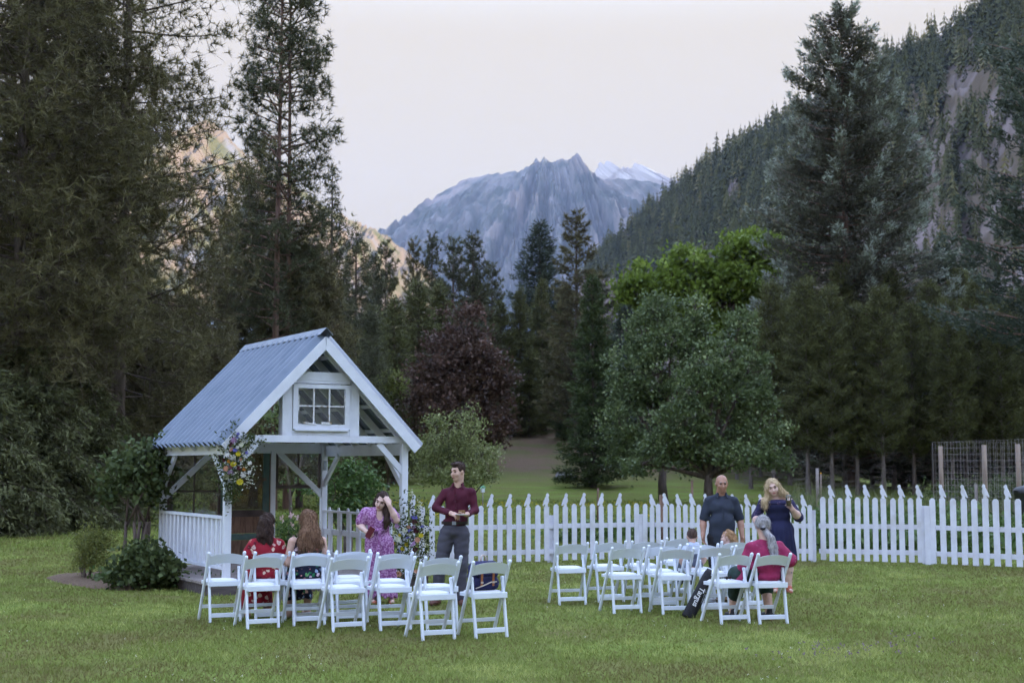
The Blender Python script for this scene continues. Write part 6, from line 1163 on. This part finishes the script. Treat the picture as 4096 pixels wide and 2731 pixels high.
def arrangement(label, org, Y, lst, sprigs, leafn, spread, seed, trail=()):
    t = thing('flower_arrangement', label, 'flowers', org); r = np.random.default_rng(seed); o = np.array(org)
    for u, v, size, col in lst:
        p = at(u, v, Y - r.uniform(.02, .10)) - Vector(org); b = link('bloom', BM[col], t, p); s = size / (FPX / Y) * .62; b.scale = (s, s, s); b.rotation_euler = (math.pi / 2 + r.uniform(-.5, .4), 0, r.uniform(-.5, .5))
    C = np.concatenate([np.array(at(u, v, Y))[None] - o + r.normal(0, 1, (int(n), 3)) * np.array([sx, .07, sz]) for u, v, sx, sz, n in leafn]); V, F = leaves(C, r.normal(size=C.shape) + np.array([0, -.2, .1]), .055 * r.uniform(.6, 1.4, len(C)), .026 * r.uniform(.7, 1.3, len(C)), r)
    q = link('foliage', np_mesh('arrangement_leaves', V, F, M_cedar, np.repeat(np.clip(r.normal(.35, .25, len(C)), 0, 1), 4)), t)
    C = np.concatenate([np.array(at(u, v, Y - .06))[None] - o + r.normal(0, 1, (int(n), 3)) * np.array([sx, .05, sz]) for u, v, sx, sz, n in [(a, b, c, d, e * .55) for a, b, c, d, e in sprigs]]); C = np.repeat(C, 2, 0); V, F = leaves(C, r.normal(size=C.shape), .02, .016, r)
    q = link('filler_blossom', np_mesh('filler_blossom', V, F, M_cream, np.repeat(r.random(len(C)), 4)), t); q['kind'] = 'stuff'
    return t
def zf(x, y): return 840 + x / 4.354, 1680 + y / 4.354
A1 = [(415, 350, 24, 'lilac'), (372, 430, 24, 'maroon'), (380, 520, 18, 'peach'), (430, 520, 16, 'blue'), (465, 530, 13, 'blue'), (495, 585, 21, 'yellow'), (300, 605, 19, 'white'), (350, 610, 14, 'orange'), (400, 650, 27, 'white'), (335, 715, 16, 'orange'), (410, 770, 24, 'yellow'), (370, 815, 19, 'magenta'), (285, 845, 23, 'peach'), (505, 840, 20, 'maroon'), (595, 855, 15, 'orange'), (345, 890, 16, 'lilac'), (388, 905, 16, 'lilac'), (335, 920, 13, 'lilac'), (285, 980, 24, 'cream'), (580, 940, 24, 'white'), (685, 910, 17, 'white'), (520, 1080, 27, 'yellow'), (690, 745, 16, 'white'), (640, 565, 14, 'blue'), (490, 235, 13, 'blue'), (475, 300, 11, 'blue'), (545, 430, 20, 'cream'), (480, 470, 14, 'white'), (240, 690, 18, 'maroon'), (240, 1170, 9, 'white'), (535, 680, 13, 'peach')]
arrangement('bright mixed flower spray on the left front post of the gazebo', at(930, 1880, 19.92), 19.92, [(*zf(x, y), s, c) for x, y, s, c in A1],
    [(*zf(x, y), .05, .05, 40) for x, y in ((250, 480), (660, 430), (690, 1020), (380, 1030), (600, 600), (720, 850), (560, 780), (220, 610), (660, 1120), (470, 960), (140, 490))],
    [(*zf(330, 420), .10, .10, 130), (*zf(560, 380), .13, .07, 130), (*zf(700, 320), .09, .04, 70), (*zf(420, 700), .13, .16, 300), (*zf(180, 820), .09, .06, 110), (*zf(380, 1000), .12, .12, 220), (*zf(320, 1180), .07, .12, 200), (*zf(330, 1340), .035, .08, 60), (*zf(640, 880), .09, .14, 110), (*zf(420, 170), .03, .09, 45), (*zf(480, 1250), .05, .06, 50)], .1, 5)
def z7(x, y): return 1280 + x / 3.645, 1900 + y / 3.645
A2 = [(1385, 625, 20, 'blue'), (1350, 610, 14, 'blue'), (1375, 680, 22, 'maroon'), (1295, 765, 20, 'peach'), (1365, 760, 15, 'lilac'), (1240, 810, 23, 'cream'), (1305, 800, 15, 'blue'), (1325, 845, 23, 'cream'), (1405, 810, 25, 'maroon'), (1475, 880, 19, 'yellow'), (1280, 910, 12, 'blue'), (1420, 940, 22, 'peach'), (1130, 930, 25, 'cream'), (1065, 990, 15, 'orange'), (1260, 1005, 19, 'yellow'), (1370, 990, 17, 'lilac'), (1335, 1020, 11, 'lilac'), (1380, 1075, 22, 'maroon'), (1200, 1075, 19, 'yellow'), (1160, 1100, 15, 'blue'), (1145, 1440, 24, 'peach'), (1120, 740, 20, 'lilac'), (1535, 800, 20, 'white'), (1490, 745, 12, 'blue'), (1160, 870, 15, 'yellow'), (1400, 1400, 16, 'peach')]
arrangement('mixed flower bank at the foot of the right front post of the gazebo', at(1620, 2200, 21.1), 21.1, [(*z7(x, y), s, c) for x, y, s, c in A2],
    [(*z7(x, y), .03, .09, 40) for x, y in ((1335, 330), (1465, 660), (1525, 960), (1525, 1060), (1240, 600), (1480, 560), (1090, 860), (1330, 1180), (1400, 1250), (1440, 500))],
    [(*z7(1300, 700), .16, .12, 320), (*z7(1270, 950), .17, .16, 420), (*z7(1250, 1200), .15, .16, 320), (*z7(1330, 520), .06, .12, 90), (*z7(1500, 820), .06, .22, 160), (*z7(1540, 1100), .05, .2, 140), (*z7(1230, 1420), .12, .10, 180), (*z7(1130, 560), .06, .14, 90)], .1, 6)

# ------------------------------------------------------------------ belongings
M_navycan = pbr('navy_canvas', (0.020, 0.022, 0.075), (0.028, 0.03, 0.095), 20, 0.85, 0.3, 90); M_tan = pbr('tan_leather', (0.33, 0.12, 0.05), rough=.5); M_beige = pbr('beige_webbing', (0.50, 0.42, 0.36), rough=.8)
p, a = SEAT['L7']; bp = thing('backpack', 'navy backpack with tan leather straps on the rightmost near chair', 'backpack', p + Vector((-math.sin(a) * .02, math.cos(a) * .02, .472)), a + .08); bp.scale = (.95, .95, .88)
grow('bag', [('c', (-.10, 0, .08), (.10, 0, .08), .085, .085), ('c', (-.10, 0, .25), (.10, 0, .25), .08, .08), ('e', (0, 0, .17), (.155, .10, .17))], M_navycan, bp, .012, .04, folds(.004, 20, 18)); grow('flap', [('c', (-.10, -.015, .26), (.10, -.015, .26), .085, .085), ('c', (-.10, -.055, .20), (.10, -.055, .20), .052, .052)], M_navycan, bp, .012, .03)
for x in (-.07, .07): st_ = MB().box((x, -.112, .13), (.024, .008, .15), Matrix.Rotation(.08, 3, 'X')).build('strap', M_tan, bp); MB().box((x, -.119, .10), (.03, .006, .022)).build('buckle', M_beige, st_)
MB().tube([(-.03, 0, .335), (-.03, 0, .385), (-.012, 0, .41), (.012, 0, .41), (.03, 0, .385), (.03, 0, .335)], .011, 7).build('handle', M_beige, bp); MB().tube([(-.13, -.08, .03), (-.06, -.115, .06), (.04, -.115, .10), (.12, -.09, .10)], .008, 6).build('piping', M_beige, bp)
MB().tube([(-.13, .03, .28), (-.19, -.02, .18), (-.17, -.03, .05)], .016, 6).build('shoulder_strap', M_navycan, bp)
# tripod bag with its lettering, leaning on a chair
M_nylon = pbr('black_nylon', (0.014, 0.014, 0.017), (0.022, 0.022, 0.027), 20, 0.7, 0.3, 60)
b0 = G(2752, 2470); b1 = at(2838, 2276, b0.y + .16); ax_ = (b1 - b0); Lb_ = ax_.length; ay = ax_.normalized(); nrm = Vector((0.0, -1, 0)); nrm = (nrm - ay * nrm.dot(ay)).normalized(); axx = ay.cross(nrm).normalized()
R = Matrix((axx, ay, nrm)).transposed().to_4x4(); tb_ = thing('tripod_bag', 'long black tripod bag with white lettering leaning on a chair', 'bag'); tb_.matrix_world = Matrix.Translation(b0) @ R
V = []; F = []; prof = [(0, .076, .05), (.012, .08, .055), (Lb_ * .5, .062, .055), (Lb_ * .8, .052, .05), (Lb_ * .93, .042, .04), (Lb_, .03, .02)]
for yy, w, d in prof:
    for k in range(16): t2 = 6.2832 * k / 16; cx, cy = math.cos(t2), math.sin(t2); q = (abs(cx) ** 3 + abs(cy) ** 3) ** (-1 / 3); V.append((cx * q * w, yy, cy * q * d))
for i in range(len(prof) - 1):
    for k in range(16): F.append((i * 16 + k, i * 16 + (k + 1) % 16, (i + 1) * 16 + (k + 1) % 16, (i + 1) * 16 + k))
F += [tuple(range(16))[::-1], tuple(range(80, 96))]; MB().add(V, F, 0, True).build('bag', M_nylon, tb_)
fc = bpy.data.curves.new('lettering', 'FONT'); fc.body = 'Targus'; fc.size = .09; fc.extrude = .0015; fc.offset = .0014; fc.align_x = 'CENTER'; fc.align_y = 'CENTER'; fc.shear = .12
fo = bpy.data.objects.new('lettering', fc); COL.objects.link(fo); dg = bpy.context.evaluated_depsgraph_get(); lm = bpy.data.meshes.new_from_object(fo.evaluated_get(dg)); bpy.data.objects.remove(fo); lm.materials.clear(); lm.materials.append(pbr('white_print', (.72, .72, .74), rough=.6))
lo_ = link('lettering', lm, tb_, (.004, Lb_ * .42, .0605)); lo_.rotation_euler = (0, 0, -math.pi / 2)
MB().tube([(.05, Lb_ * .9, .0), (.075, Lb_ * .6, -.02), (.085, Lb_ * .3, -.03), (.06, .05, -.02)], .007, 6).build('strap', M_nylon, tb_)
# straw hat on the grass, sunglasses on a seat
hp_ = G(2886, 2424); hat = thing('straw_hat', 'wide straw sun hat on the grass under a chair', 'hat', hp_ + Vector((0, .1, .02)), .3); hat.rotation_euler = (-.28, .05, .2)
M_straw = pbr('woven_straw', (0.42, 0.30, 0.19), (0.52, 0.39, 0.26), 60, .85, .4, 90); lathe([(.17, .03), (.14, .035), (.095, .05), (.09, .06)], 28).build('brim', M_straw, hat); lathe([(.092, .055), (.088, .10), (.07, .14), (.03, .15), (0, .15)], 24).build('crown', M_straw, hat); lathe([(.0945, .058), (.0925, .085)], 24).build('ribbon', M_brown, hat)
p, a = SEAT['R11']; sg_ = thing('sunglasses', 'dark sunglasses lying on the seat beside the tripod bag', 'sunglasses', p + Vector((.03, .02, .478)), a + .5)
for x in (-.034, .034): MB().ell((x, 0, .02), (.027, .006, .02), None, 10, 6).build('lens', M_belt, sg_)
for x in (-.064, .064): MB().tube([(x, 0, .028), (x * .95, .10, .02), (x * .9, .13, .005)], .004, 5).build('temple', M_belt, sg_)
MB().tube([(-.012, 0, .026), (.012, 0, .026)], .004, 5).build('bridge', M_belt, sg_)
